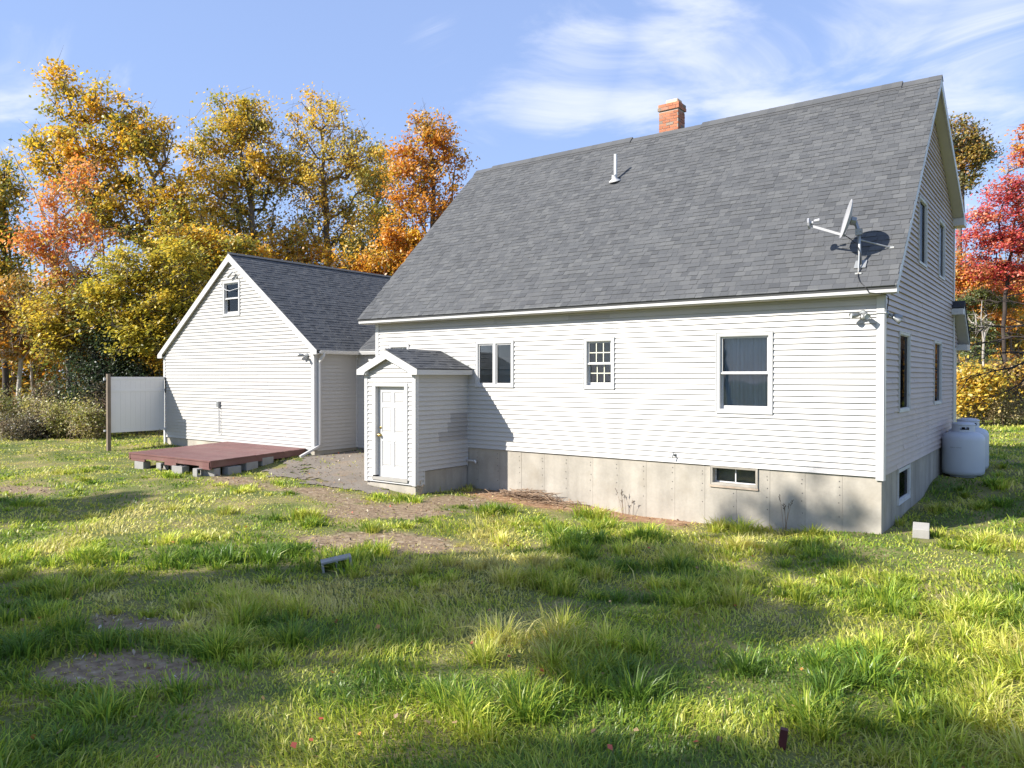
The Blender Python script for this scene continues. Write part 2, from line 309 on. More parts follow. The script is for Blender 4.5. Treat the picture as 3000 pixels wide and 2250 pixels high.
def build_ground():
    def axis(lo, hi, a, b, st):
        mid = list(np.arange(a, b+1e-6, st)); r = []; v = b; s = st
        while v < hi: s *= 1.35; v += s; r.append(v)
        l = []; v = a; s = st
        while v > lo: s *= 1.35; v -= s; l.append(v)
        return np.array(l[::-1]+mid+r)
    X = axis(-500, 500, -30, 12, .22); Y = axis(-300, 700, -16, 12, .22)
    gx, gy = np.meshgrid(X, Y, indexing='ij'); z = gz(gx, gy); nx, ny = len(X), len(Y)
    v = np.stack([gx, gy, z], -1).reshape(-1, 3)
    i = np.arange(nx*ny).reshape(nx, ny); q = np.stack([i[:-1, :-1], i[1:, :-1], i[1:, 1:], i[:-1, 1:]], -1).reshape(-1, 4)
    me = bpy.data.meshes.new('ground'); me.vertices.add(len(v)); me.vertices.foreach_set('co', v.ravel())
    me.loops.add(q.size); me.loops.foreach_set('vertex_index', q.ravel()); me.polygons.add(len(q)); me.polygons.foreach_set('loop_start', np.arange(len(q))*4); me.polygons.foreach_set('loop_total', np.full(len(q), 4))
    me.update(calc_edges=True); me.polygons.foreach_set('use_smooth', [True]*len(q))
    a = me.attributes.new('soil', 'FLOAT_COLOR', 'POINT'); f = np.stack([dirt_mask(gx, gy).ravel(), sand_mask(gx, gy).ravel(), np.zeros(nx*ny), np.ones(nx*ny)], -1)
    a.data.foreach_set('color', f.astype(np.float32).ravel())
    m = bpy.data.materials.new('ground_soil'); N, L = nodes_of(m); b = N['Principled BSDF']; b.inputs['Roughness'].default_value = .95; b.inputs['Specular IOR Level'].default_value = .2
    geo = N.new('ShaderNodeNewGeometry'); at_ = N.new('ShaderNodeAttribute'); at_.attribute_name = 'soil'; sp = N.new('ShaderNodeSeparateColor'); L.new(at_.outputs['Color'], sp.inputs[0])
    def noise(s, d=5):
        n = N.new('ShaderNodeTexNoise'); n.inputs['Scale'].default_value = s; n.inputs['Detail'].default_value = d; L.new(geo.outputs['Position'], n.inputs['Vector']); return n.outputs[0]
    def ramp(f, stops):
        r = N.new('ShaderNodeValToRGB'); e = r.color_ramp.elements
        while len(e) < len(stops): e.new(.5)
        for k, (p, c) in enumerate(stops): e[k].position = p; e[k].color = (*c, 1)
        L.new(f, r.inputs[0]); return r.outputs[0]
    def mix(f, a_, b_):
        x = N.new('ShaderNodeMix'); x.data_type = 'RGBA'; L.new(f, x.inputs[0]); L.new(a_, x.inputs[6]); L.new(b_, x.inputs[7]); return x.outputs[2]
    lawn = ramp(noise(1.1), [(.3, (.08, .11, .028)), (.5, (.15, .16, .05)), (.68, (.28, .225, .10))])
    dirt = ramp(noise(11, 9), [(.28, (.15, .105, .066)), (.5, (.25, .18, .112)), (.66, (.33, .255, .165)), (.76, (.46, .40, .32))])
    sand = ramp(noise(7, 6), [(.3, (.21, .115, .06)), (.55, (.36, .22, .125)), (.75, (.46, .33, .21))])
    c = mix(sp.outputs[1], mix(sp.outputs[0], lawn, dirt), sand); L.new(c, b.inputs['Base Color'])
    bp = N.new('ShaderNodeBump'); bp.inputs['Strength'].default_value = .7; bp.inputs['Distance'].default_value = .03; L.new(noise(28, 6), bp.inputs['Height']); L.new(bp.outputs[0], b.inputs['Normal'])
    me.materials.append(m); o = link('ground', me); tag(o, 'uneven grassy ground with bare dirt patches and a sandy strip by the foundation', kind='structure')
build_ground()
def build_asphalt():
    st = .05; X = np.arange(-14.2, -9.2, st); Y = np.arange(-3.2, 1.3, st); v = {}; mb = MB()
    for x in X:
        for y in Y:
            wx = (vnoise(x, y, 2.6)-.5)*.6+(vnoise(x, y, 8)-.5)*.3; wy = (vnoise(x+5, y, 2.6)-.5)*.6+(vnoise(x+5, y, 8)-.5)*.3
            if not inpoly(np.array([x+st/2+wx]), np.array([y+st/2+wy]), ASPH)[0]: continue
            if vnoise(x+3, y, 1.3)*.7+vnoise(x, y, 9)*.3 > .80: continue
            mb.face([(x, y, z_at(x, y)+.016), (x+st, y, z_at(x+st, y)+.016), (x+st, y+st, z_at(x+st, y+st)+.016), (x, y+st, z_at(x, y+st)+.016)])
    tag(mb.build('asphalt_pad', M['asphalt']), 'patch of old grey asphalt between the red deck and the white entry door', kind='structure')
build_asphalt()

# ---------------------------------------------------------------- siding, windows, roofs
C = .1016
def lerp(a, b, t): return a+(b-a)*t
def siding(F, parent, z0, z1, ulo, uhi, openings=(), mat=None, lap=3.66, phase=0.0, tone=(1, 1, 1), patches=(), warp=0.0, depth=.019):
    mat = mat or M['siding']; k = 0; zb = z0
    rl = random.Random(int(phase*100)+5)
    while zb < z1-1e-4:
        zt = min(zb+C, z1)
        nf = lambda z: depth-(depth+.008)*(z-zb)/C
        zs = sorted({zb, zt} | {z for o in openings for z in (o[2], o[3]) if zb+.004 < z < zt-.004})
        for a, b in zip(zs[:-1], zs[1:]):
            segs = [(ulo(a), uhi(a), ulo(b), uhi(b))]
            mid = (a+b)/2
            for o in openings:
                if o[2] < mid < o[3]:
                    out = []
                    for s in segs:
                        if o[1] <= min(s[0], s[2]) or o[0] >= max(s[1], s[3]): out.append(s); continue
                        if o[0] > max(s[0], s[2]): out.append((s[0], o[0], s[2], o[0]))
                        if o[1] < min(s[1], s[3]): out.append((o[1], s[1], o[1], s[3]))
                    segs = out
            fin = []
            for s in segs:
                lo, hi = max(s[0], s[2]), min(s[1], s[3]); cut = [c for c in np.arange(lo-lap+((k*1.43+phase) % lap), hi, lap) if lo+.35 < c < hi-.35]
                if lap > 50: cut = []
                l = (s[0], s[2])
                for c in cut: fin.append((l[0], c, l[1], c)); l = (c, c)
                fin.append((l[0], s[1], l[1], s[3]))
            for j, s in enumerate(fin):
                if s[1]-s[0] < .012: continue
                t = 1-.05*rl.random(); e = .0016*(j % 2)
                w0 = warp*(rl.random()-.5); w1 = warp*(rl.random()-.5)
                mb = MB(); P = F.p
                pts = [P(s[0], nf(a)+e+w0, a), P(s[1], nf(a)+e+w1, a), P(s[1], -.014, a), P(s[0], -.014, a), P(s[2], nf(b)+e, b), P(s[3], nf(b)+e, b), P(s[3], -.014, b), P(s[2], -.014, b)]
                if np.dot(np.cross(F.U, -F.N), (0, 0, 1)) < 0: pts = [pts[q] for q in (1, 0, 3, 2, 5, 4, 7, 6)]
                mb.hexa(pts, tuple(t*q for q in tone)); mb.build('siding_board', mat, parent)
        for (u0, u1, kk, tn) in patches:                             # odd-toned replacement lengths nailed over the course
            if kk == k:
                mb = MB(); P = F.p
                pts = [P(u0, .0215, zb-.001), P(u1, .0215, zb-.001), P(u1, -.01, zb-.001), P(u0, -.01, zb-.001), P(u0, -.0045, zt-.003), P(u1, -.0045, zt-.003), P(u1, -.012, zt-.003), P(u0, -.012, zt-.003)]
                if np.dot(np.cross(F.U, -F.N), (0, 0, 1)) < 0: pts = [pts[q] for q in (1, 0, 3, 2, 5, 4, 7, 6)]
                mb.hexa(pts, (tn, tn*.99, tn*1.0)); mb.build('siding_board', mat, parent)['label'] = 'greyer replacement length of siding'
        k += 1; zb = zt

def window(F, parent, u0, u1, z0, z1, kind='hung', label=None, grid=False, fill='interior', cas=.055, sash_mat='trim', pane='glass', frame_mat='trim', deep=0.0):
    mb = MB(); i0, i1, j0, j1 = u0+cas, u1-cas, z0+cas, z1-cas
    for a, b, c, d in ((u0, u1, j1, z1), (u0, u1, z0, j0), (u0, i0, j0, j1), (i1, u1, j0, j1)): F.box(mb, a, b, -.02, .026, c, d)
    for a, b, c, d in ((u0-.012, u0-.001, z0-.012, z1+.012), (u1+.001, u1+.012, z0-.012, z1+.012), (u0-.001, u1+.001, z0-.012, z0-.001), (u0-.001, u1+.001, z1+.001, z1+.012)): F.box(mb, a, b, -.01, .034, c, d)
    t = .012
    for a, b, c, d in ((i0, i0+t, j0, j1), (i1-t, i1, j0, j1), (i0+t, i1-t, j0, j0+t), (i0+t, i1-t, j1-t, j1)): F.box(mb, a, b, -.13, .020, c, d)
    w = mb.build('window', M[frame_mat], parent)
    if label: w['label'] = label
    i0 += t; i1 -= t; j0 += t; j1 -= t
    def sash(a, b, c, d, n, st=.036, bot=.036, bars=None):
        mb = MB()
        for q in ((a, a+st, c, d), (b-st, b, c, d), (a+st, b-st, c, c+bot), (a+st, b-st, d-st, d)): F.box(mb, q[0], q[1], n-.032, n, q[2], q[3])
        mb.build('sash', M[sash_mat], w)
        mb = MB(); F.box(mb, a+st, b-st, n-.020, n-.014, c+bot, d-st); mb.build('pane', M[pane], w)
        if bars:
            nx, ny = bars; mb = MB()
            for k in range(1, nx): x = lerp(a+st, b-st, k/nx); F.box(mb, x-.010, x+.010, n-.013, n-.006, c+bot, d-st)
            for k in range(1, ny): z = lerp(c+bot, d-st, k/ny); F.box(mb, a+st, b-st, n-.0135, n-.0065, z-.010, z+.010)
            mb.build('muntins', M['trim_cream'], w)
    mid = (j0+j1)/2+.005
    bars = (3, 2) if grid else None
    if kind == 'hung':
        sash(i0, i1, mid-.018, j1, -.025, bars=bars); sash(i0, i1, j0, mid+.018, -.062, bot=.062, bars=bars)
        mb = MB(); F.box(mb, i0, i1, -.024, -.004, mid-.03, mid+.004); mb.build('meeting_rail', M[sash_mat], w)
    elif kind == 'casement':
        um = (i0+i1)/2; mb = MB(); F.box(mb, um-.035, um+.035, -.10, .022, j0, j1); mb.build('mullion', M['trim'], w)
        sash(i0, um-.035, j0, j1, -.004, st=.03, bot=.03); sash(um+.035, i1, j0, j1, -.004, st=.03, bot=.03)
    elif kind == 'slider':
        um = (i0+i1)/2; sash(i0, um+.012, j0, j1, -.05-deep, st=.020, bot=.020); sash(um-.012, i1, j0, j1, -.024-deep, st=.020, bot=.020)
    elif kind == 'screen':
        sash(i0, i1, j0, j1, -.004, st=.012, bot=.012)
    if fill == 'curtain':
        n = 61; mb = MB()
        for k in range(n-1):
            f = lambda q: -.17+.016*math.sin(q*.75)+.007*math.sin(q*1.9+1)
            a, b = lerp(i0, i1, k/(n-1)), lerp(i0, i1, (k+1)/(n-1))
            mb.face([F.p(a, f(k), j0-.02), F.p(b, f(k+1), j0-.02), F.p(b, f(k+1), j1+.02), F.p(a, f(k), j1+.02)])
        mb.build('curtain', M['curtain'], w, smooth=True)
    else:
        mb = MB(); F.box(mb, i0-.1, i1+.1, -.62, -.60, j0-.1, j1+.1)
        for a, b, c, d in ((i0-.12, i0-.1, j0-.12, j1+.12), (i1+.1, i1+.12, j0-.12, j1+.12), (i0-.1, i1+.1, j0-.12, j0-.1), (i0-.1, i1+.1, j1+.1, j1+.12)): F.box(mb, a, b, -.60, -.135, c, d)
        mb.build('room_lining', M[fill], w)
    return w
M['trim_cream'] = pmat('cream_muntin', (.62, .61, .50), .5, .03, 3)

TONES = [(.78, .79, .80), (.88, .89, .90), (.95, .96, .96), (1.03, 1.03, 1.02), (1.10, 1.10, 1.08), (1.19, 1.19, 1.16)]
def pick_tone(r, flat=0.0):
    t = r.choices(TONES, (1.0, 2.2, 3, 3, 2, .8))[0]; f = 1+.06*(r.random()-.5)
    return tuple(lerp(q, .95, flat)*f for q in t)
_shm = {}
def shingle_mesh(w, tone_i, thick):
    key = (round(w, 2), tone_i, thick)
    if key not in _shm:
        mb = MB(); h = SH_E+.018; t0 = .013 if thick else .0065
        c = tuple(q*(1.04 if tone_i % 2 else .98) for q in TONES[tone_i])
        mb.hexa([(0, 0, 0), (w-.003, 0, 0), (w-.003, h, 0), (0, h, 0), (0, 0, t0), (w-.003, 0, t0), (w-.003, h, .002), (0, h, .002)], c)
        _shm[key] = mb.mesh('shingle', M['shingle'])
    return _shm[key]
SH_E = .137
def shingles(roof, O, X, Y, width_at, slope_len, limit, seed, keep=None, e=SH_E, wr=(.10, .23)):
    """rows of shingles on the plane O + X*x + Y*s; the `limit` nearest ones become objects, the rest one mesh"""
    r = random.Random(seed); X = np.array(X, float); Y = np.array(Y, float); Z = np.cross(X, Y); items = []
    k = 0
    while k*e < slope_len-.02:
        s = k*e; x0, x1 = width_at(s+.5*e); x = x0-r.random()*.25
        while x < x1:
            w = round(r.uniform(*wr), 2); a = max(x, x0); b = min(x+w, x1)
            ww = b-a
            if ww > .04 and (keep is None or keep(a+ww/2, s+.07)): items.append((a, s, ww, r.choices(range(6), (1.0, 2.2, 3, 3, 2, .8))[0], r.random() < .5))
            x += w
        k += 1
    def pos(i): return O+X*(i[0]+i[2]/2)+Y*(i[1]+.07)
    items.sort(key=lambda i: np.dot(pos(i)-CAM, CF))
    R = Matrix(((X[0], Y[0], Z[0]), (X[1], Y[1], Z[1]), (X[2], Y[2], Z[2])))
    for it in items[:limit]:
        o = link('shingle', shingle_mesh(it[2], it[3], it[4]), roof, O+X*it[0]+Y*it[1]); o.rotation_euler = R.to_euler()
    mb = MB()
    for a, s, w, ti, th in items[limit:]:
        q = lambda x, y, z: O+X*x+Y*y+Z*z
        t0 = .013 if th else .0065; h = e+.018
        mb.hexa([q(a, s, 0), q(a+w-.003, s, 0), q(a+w-.003, s+h, 0), q(a, s+h, 0), q(a, s, t0), q(a+w-.003, s, t0), q(a+w-.003, s+h, .002), q(a, s+h, .002)], TONES[ti])
    if mb.v: tag(mb.build('shingle_rows', M['shingle'], roof), kind='stuff')

# ================================================================ HOUSE
house = empty('house', (-6, 4.3, -1.0), 'white clapboard house with a steep grey shingle roof, brick chimney and small gabled side entry', 'house')
XL = -11.93
FF = Frame((0, 0, 0), (1, 0, 0), (0, -1, 0)); FG = Frame((0, 0, 0), (0, 1, 0), (1, 0, 0))
W_K = (-11.454, -10.763, 1.40, 2.452); W_C = (-8.608, -7.538, 1.42, 2.455); W_S = (-5.705, -4.999, 1.405, 2.449); W_B = (-2.835, -1.808, .993, 2.461)
pat = [(-.62, -.11, 25, .90), (-.66, -.11, 24, .86), (-.66, -.11, 23, .93), (-2.55, -2.13, 3, .88), (-2.05, -1.72, 3, .90), (-2.35, -2.0, 1, .84), (-1.05, -.72, 2, .87), (-1.1, -.69, 1, .82), (-1.1, -.66, 0, .86), (-2.55, -2.15, 4, .96), (-1.95, -1.62, 4, .94),
       (-8.1, -7.6, 28, .82), (-6.1, -5.1, 28, .80), (-4.6, -4.2, 23, .965), (-4.62, -4.25, 22, .96), (-3.35, -3.0, 7, .97), (-3.3, -2.95, 6, .965), (-5.0, -4.4, 6, .985), (-3.0, -2.2, 0, .93)]
siding(FF, house, 0, 2.99, lambda z: XL+.10, lambda z: -.106, [W_K, W_C, W_S, W_B, (-10.40, -8.89, -.1, 1.72)], phase=.4, patches=pat, warp=.004)
def g_hi(z):
    if 2.42 < z < 3.24: return 8.70+(3.24-z)*1.45
    return min(8.60, 4.5+(7.72-z)/.52)
def g_lo(z): return .072 if z < 3.27 else z-3.20
W_G1 = (1.292, 2.325, 1.03, 2.46); W_G2 = (5.40, 6.50, 1.05, 2.455); W_U1 = (3.31, 4.25, 3.93, 5.255); W_U2 = (6.0, 6.94, 3.94, 5.245)
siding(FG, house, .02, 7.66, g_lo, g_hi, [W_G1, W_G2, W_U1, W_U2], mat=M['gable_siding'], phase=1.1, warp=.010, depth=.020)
window(FF, house, *W_K, label='window mostly hidden behind the side entry roof', grid=True)
window(FF, house, *W_C, kind='casement', label='pair of casement windows beside the side entry', cas=.045)
window(FF, house, *W_S, label='small double hung window with six over six grilles', grid=True, fill='interior_grey')
window(FF, house, *W_B, label='large double hung window with grey curtains', fill='curtain')
M['screen_glass'] = glass_mat('screened_glass', (.30, .30, .34), .35)
M['screen_blue'] = glass_mat('screened_glass_blue', (.22, .30, .42), .6)
window(FG, house, *W_G1, kind='screen', label='dark screened gable wall window nearest the corner', fill='interior', cas=.035, frame_mat='trim_worn', pane='screen_glass')
window(FG, house, *W_G2, kind='screen', label='bluish screened gable wall window farther from the corner', fill='interior', cas=.035, frame_mat='trim_worn', pane='screen_blue')
window(FG, house, *W_U1, kind='screen', label='upper gable window nearer the dish', fill='interior', cas=.035, frame_mat='trim_worn', pane='screen_glass')
window(FG, house, *W_U2, kind='screen', label='upper gable window farther back', fill='interior', cas=.035, frame_mat='trim_worn', pane='screen_blue')
# corner boards
mb = MB(); mb.box(-.105, -.022, -.055, .016, .0, 2.985); mb.box(-.03, .0, -.055, .032, .07, 3.22); mb.build('corner_board', M['trim'], house, bevel=.004)
mb = MB(); mb.box(XL-.016, -.022, -.02, XL+.10, .0, 2.985); mb.build('corner_board', M['trim'], house, bevel=.004)
mb = MB(); mb.box(.0, 8.60, .0, .034, 8.74, 5.46); mb.build('corner_board', M['trim'], house)
# foundation
fnd = MB().box(XL+.05, .26, -1.7, -.26, 8.6, -.02).build('foundation', M['concrete'], house)
BW = (-2.945, -2.073, -.353, .0); x = -.02; k = 0
while x > XL+.1:
    x2 = max(x-.6096, XL+.03); e = random.uniform(-.0025, .0025); mb = MB(); tn = 1+.05*(random.random()-.5); c = (tn, tn, tn*.99)
    xs = sorted({x2+.002, x-.002} | {q for q in BW[:2] if x2+.01 < q < x-.01})
    for a, b in zip(xs[:-1], xs[1:]):
        zt = BW[2] if BW[0] < (a+b)/2 < BW[1] else -.008
        mb.box(a, .02+e, -1.7, b, .255, zt, c)
    mb.build('concrete_panel', M['concrete'], fnd); x = x2
BG = (1.36, 2.545, -.635, .0); y = .262
mb = MB().box(-.255, .022, -1.7, -.021, .26, -.008); mb.build('concrete_panel', M['concrete'], fnd)
while y < 8.6:
    y2 = min(y+.6096, 8.62); e = random.uniform(-.0025, .0025); mb = MB(); tn = .92+.12*(random.random()-.5); c = (tn, tn, tn)
    ys = sorted({y+.002, y2-.002} | {q for q in BG[:2] if y+.01 < q < y2-.01})
    for a, b in zip(ys[:-1], ys[1:]):
        zt = BG[2] if BG[0] < (a+b)/2 < BG[1] else .008
        mb.box(-.255, a, -1.7, -.02+e, b, zt, c)
    mb.build('concrete_panel', M['concrete'], fnd); y = y2
mb = MB(); x = -.02-.6096
while x > -8.7:
    for z in (-.12, -.20, -.36, -.50, -.72):
        for dx in (-.05,):
            zz = z+random.uniform(-.02, .02); xx = x+dx+random.uniform(-.01, .01)
            if BW[0] < xx < BW[1] and zz > BW[2]: continue
            mb.face([(xx+.009*math.cos(q*1.047), .0145, zz+.011*math.sin(q*1.047)) for q in range(6)], (3.5, 3, 2.5))
    x -= .6096
tag(mb.build('tie_holes', M['dark'], fnd), kind='stuff')
FB = Frame((0, .02, 0), (1, 0, 0), (0, -1, 0)); window(FB, house, BW[0], BW[1], BW[2], -.012, kind='slider', label='low basement window in the front foundation', cas=.02, sash_mat='trim_worn', frame_mat='concrete', deep=.07)
MB().box(BW[0]-.02, -.012, BW[2]-.05, BW[1]+.02, .03, BW[2]-.013).build('window_sill', M['rust'], house)
FBG = Frame((-.02, 0, 0), (0, 1, 0), (1, 0, 0)); window(FBG, house, BG[0], BG[1], BG[2], -.012, kind='screen', label='dark basement window in the shaded gable foundation', cas=.05, frame_mat='trim_worn', pane='screen_glass')
# roof
RX0, RX1, RY, RZ = -12.27, .24, 4.5, 7.955; EY = -.325
def rz_f(y): return y+3.455
roof = MB()
roof.prism([(RX0, EY, rz_f(EY)-.016), (RX0, RY, RZ-.016), (RX0, RY, RZ-.17), (RX0, EY+.03, rz_f(EY)-.12)], (RX1-RX0, 0, 0), (.9, .9, .9))
roof = roof.build('roof', M['shingle'], house)
SQ = math.sqrt(.5)
shingles(roof, np.array((0, EY-.012, rz_f(EY-.012)-.014)), (1, 0, 0), (0, SQ, SQ), lambda s: (RX0-.015, RX1+.015), (RY-EY)/SQ+.01, 232, 3)
rear = MB().prism([(RX0, RY+.001, RZ-.016), (RX0, 8.95, RZ-.016-.52*4.45), (RX0, 8.95, RZ-.12-.52*4.45), (RX0, RY+.001, RZ-.14)], (RX1-RX0, 0, 0), (.8, .8, .8)).build('rear_roof', M['shingle'], house)
mb = MB(); mb.prism([(.004, RY+.05, RZ-.22), (.004, 8.62, RZ-.19-.52*4.12), (.004, 8.62, RZ-.21-.52*4.12), (.004, RY+.05, RZ-.245)], (.215, 0, 0)); mb.build('rake_soffit', M['soffit'], house)
mb = MB(); mb.prism([(.222, RY, RZ-.03), (.222, 8.93, RZ-.03-.52*4.43), (.222, 8.93, RZ-.17-.52*4.43), (.222, RY, RZ-.26)], (.024, 0, 0)); mb.build('rake_board', M['trim_worn'], house)
mb = MB(); mb.prism([(.224, EY+.02, rz_f(EY+.02)-.03), (.224, RY-.002, RZ-.03), (.224, RY-.002, RZ-.22), (.224, EY+.06, rz_f(EY+.06)-.21)], (.022, 0, 0)); mb.build('rake_board', M['trim_worn'], house)
mb = MB(); mb.box(-.02, 8.48, 5.47, .255, 8.94, 5.66); mb.build('eave_return', M['trim'], house, bevel=.004)
mb = MB(); mb.prism([(.012, -.283, 3.006), (.012, -.283, 3.09), (.012, -.06, 3.30), (.012, .0, 3.30), (.012, .0, 3.006)], (.211, 0, 0)); mb.build('eave_return', M['trim'], house)
MB().box(RX0+.01, -.308, 3.006, .246, -.284, 3.122).build('fascia', M['trim'], house)
MB().box(RX0+.01, -.283, 2.99, .01, .0, 3.006).build('soffit', M['soffit'], house)
MB().box(RX0-.01, -.322, 3.123, .25, -.284, 3.129).build('drip_edge', M['drip'], house)
for a, b in ((-11.65, -6.95), (-5.0, -.49)):
    mb = MB(); mb.hexa([(a, RY-.17, RZ-.165), (b, RY-.17, RZ-.165), (b, RY+.14, RZ-.07), (a, RY+.14, RZ-.07), (a, RY-.15, RZ-.118), (b, RY-.15, RZ-.118), (b, RY, RZ+.035), (a, RY, RZ+.035)]); mb.build('ridge_vent', M['vent'], house)
    n = int((b-a)/.2); mb = MB()
    for k in range(n):
        p0, p1 = lerp(a, b, k/n), lerp(a, b, (k+1)/n); t = TONES[random.randrange(2, 5)]
        mb.hexa([(p0, RY-.16, RZ-.120), (p1, RY-.16, RZ-.120), (p1, RY, RZ+.037), (p0, RY, RZ+.037), (p0, RY-.16, RZ-.102), (p1, RY-.16, RZ-.108), (p1, RY, RZ+.050), (p0, RY, RZ+.054)], t)
        mb.hexa([(p0, RY, RZ+.037), (p1, RY, RZ+.037), (p1, RY+.16, RZ-.03), (p0, RY+.16, RZ-.03), (p0, RY, RZ+.054), (p1, RY, RZ+.050), (p1, RY+.16, RZ-.012), (p0, RY+.16, RZ-.012)], t)
    mb.build('ridge_cap', M['shingle'], house)
for a, b in ((RX0-.01, -11.65), (-6.95, -5.0), (-.49, RX1+.015)):
    mb = MB(); n = max(2, int((b-a)/.2))
    for k in range(n):
        p0, p1 = lerp(a, b, k/n), lerp(a, b, (k+1)/n); t = TONES[random.randrange(2, 5)]
        mb.hexa([(p0, RY-.14, RZ-.135), (p1, RY-.14, RZ-.135), (p1, RY, RZ-.002), (p0, RY, RZ-.002), (p0, RY-.14, RZ-.118), (p1, RY-.14, RZ-.122), (p1, RY, RZ+.010), (p0, RY, RZ+.014)], t)
        mb.hexa([(p0, RY, RZ-.002), (p1, RY, RZ-.002), (p1, RY+.16, RZ-.09), (p0, RY+.16, RZ-.09), (p0, RY, RZ+.014), (p1, RY, RZ+.010), (p1, RY+.16, RZ-.07), (p0, RY+.16, RZ-.07)], t)
    mb.build('ridge_cap', M['shingle'], house)
# far walls (seen only from other positions)
mb = MB(); mb.prism([(XL, .02, -.9), (XL, 8.7, -.9), (XL, 8.7, 5.4), (XL, 4.5, 7.7), (XL, .02, 3.2)], (.03, 0, 0)); mb.build('end_wall', M['siding'], house)
MB().box(XL+.03, 8.66, -.9, -.03, 8.72, 5.45).build('rear_wall', M['siding'], house)
# rear lean-to roof at the far corner
lean = MB(); lean.prism([(-3.0, 8.32, 3.40), (-3.0, 8.62, 3.585), (-3.0, 9.93, 2.54), (-3.0, 9.93, 2.50), (-3.0, 8.62, 3.50), (-3.0, 8.34, 3.36)], (3.275, 0, 0), (.45, .45, .47)); lean.build('lean_to_roof', M['shingle'], house)
MB().box(.002, 8.33, 3.222, .262, 8.62, 3.372).build('lean_to_fascia', M['trim_worn'], house, bevel=.003)
mb = MB(); mb.prism([(.004, 8.64, 3.36), (.004, 9.86, 2.49), (.004, 9.86, 2.46), (.004, 8.64, 3.33)], (.22, 0, 0)); mb.build('lean_to_soffit', M['soffit'], house)
mb = MB(); mb.prism([(.226, 8.62, 3.48), (.226, 9.92, 2.52), (.226, 9.92, 2.42), (.226, 8.62, 3.36)], (.03, 0, 0)); mb.build('lean_to_rake_board', M['trim_worn'], house)
MB().box(-.4, 9.3, 2.35, .258, 9.94, 2.50).build('eave_return', M['trim'], house)
MB().box(-.10, 8.78, -.9, .012, 9.36, 2.40).build('porch_corner_post', M['trim'], house)
MB().box(-3, 8.75, -.9, -.1, 9.7, 2.45).build('lean_to_wall', M['siding'], house)
# vent pipe
vp = MB().tube([(-6.665, 3.06, 6.45), (-6.665, 3.06, 7.16)], .042, 14).build('vent_pipe', M['pvc'], house)
mb = MB(); mb.lathe([(.15, .0), (.145, .02), (.07, .06), (.052, .16)], (-6.665, 3.03, 6.49), 18, axis=(0, -.35, .94)); mb.build('flashing_boot', M['trim'], vp, smooth=True)
# chimney
CX0, CX1, CY0, CY1 = -6.285, -5.75, 4.70, 5.12
chim = MB().box(CX0+.008, CY0+.008, 7.3, CX1-.008, CY1-.008, 8.585).box(CX0-.022, CY0-.022, 8.59, CX1+.022, CY1+.022, 8.74).build('chimney', M['mortar'], house)
def brick_row(z, x0, x1, y0, y1, off, h=.060):
    def one(a, b, fr):
        t = random.uniform(.82, 1.18); w = random.random(); c = (t*1.0, t*(1.0 if w > .25 else 1.35), t*(1 if w > .25 else 1.7)) if w > .1 else (t*.62, t*1.3, t*2.0)
        e = random.uniform(-.002, .003); mb = MB()
        if fr == 'f': mb.box(a, y0-e, z, b, y0+.05, z+h, c)
        elif fr == 'r': mb.box(x1-.05, a, z, x1+e, b, z+h, c)
        elif fr == 'b': mb.box(a, y1-.05, z, b, y1+e, z+h, c)
        else: mb.box(x0-e, a, z, x0+.05, b, z+h, c)
        mb.build('brick', M['brick'], chim)
    for fr in ('f', 'r'):
        a0, a1 = (x0, x1) if fr in 'fb' else (y0+.055, y1)
        p = a0-.1*off
        while p < a1-.02:
            q = p+.195; s, e_ = max(p, a0), min(q, a1)
            if e_-s > .03: one(s, e_, fr)
            p = q+.011
z = 7.76; k = 0
while z < 8.55: brick_row(z, CX0, CX1, CY0, CY1, k % 2); z += .0725; k += 1
brick_row(8.592, CX0-.03, CX1+.03, CY0-.03, CY1+.03, 1, .075); brick_row(8.678, CX0-.005, CX1+.03, CY0-.03, CY1+.03, 0, .072)
mb = MB(); mb.box(-6.14, 4.78, 8.70, -5.80, 5.08, 8.885); mb.build('flue', M['flue'], chim, bevel=.035)
mb = MB(); mb.box(CX0-.012, CY0-.014, 7.5, CX1+.012, CY1+.012, 7.985); mb.build('flashing', M['trim'], chim)

# entry
EX0, EX1, EYF = -10.426, -8.862, -1.756
FE = Frame((0, EYF, 0), (1, 0, 0), (0, -1, 0)); FS = Frame((EX1, 0, 0), (0, 1, 0), (1, 0, 0)); EC = (EX0+EX1)/2
DC = (-10.176, -9.08, -.64, 1.505)
siding(FE, house, -.70, 2.12, lambda z: max(EX0+.085, EC-(2.15-z)/.455), lambda z: min(EX1-.085, EC+(2.15-z)/.455), [DC], lap=99, phase=.2)
siding(FS, house, -.405, 1.70, lambda z: EYF+.085, lambda z: -.03, lap=99, phase=.3, patches=[(-.62, -.035, 11, .72), (-.62, -.035, 10, .74), (-.72, -.035, 9, .74), (-.72, -.035, 8, .72), (-1.02, -.035, 7, .72), (-1.02, -.035, 6, .74), (-1.62, -.66, 11, .93)])
siding(FS, house, -.71, -.405, lambda z: EYF+.085, lambda z: -1.50, lap=99, phase=.35)
mb = MB(); mb.box(EX0-.016, EYF-.022, -.715, EX0+.085, EYF, 1.70); mb.build('corner_board', M['trim'], house, bevel=.004)
mb = MB(); mb.box(EX1-.085, EYF-.022, -.715, EX1+.018, EYF, 1.70); mb.box(EX1, EYF+.001, -.715, EX1+.018, EYF+.085, 1.70); mb.build('corner_board', M['trim'], house, bevel=.004)
mb = MB(); mb.box(EX1, -.028, -.44, EX1+.018, -.014, 1.70); mb.build('corner_board', M['trim'], house)
mb = MB(); mb.box(EX1+.001, -1.50, -.715, EX1+.016, -1.475, -.40); mb.build('corner_board', M['trim'], house)
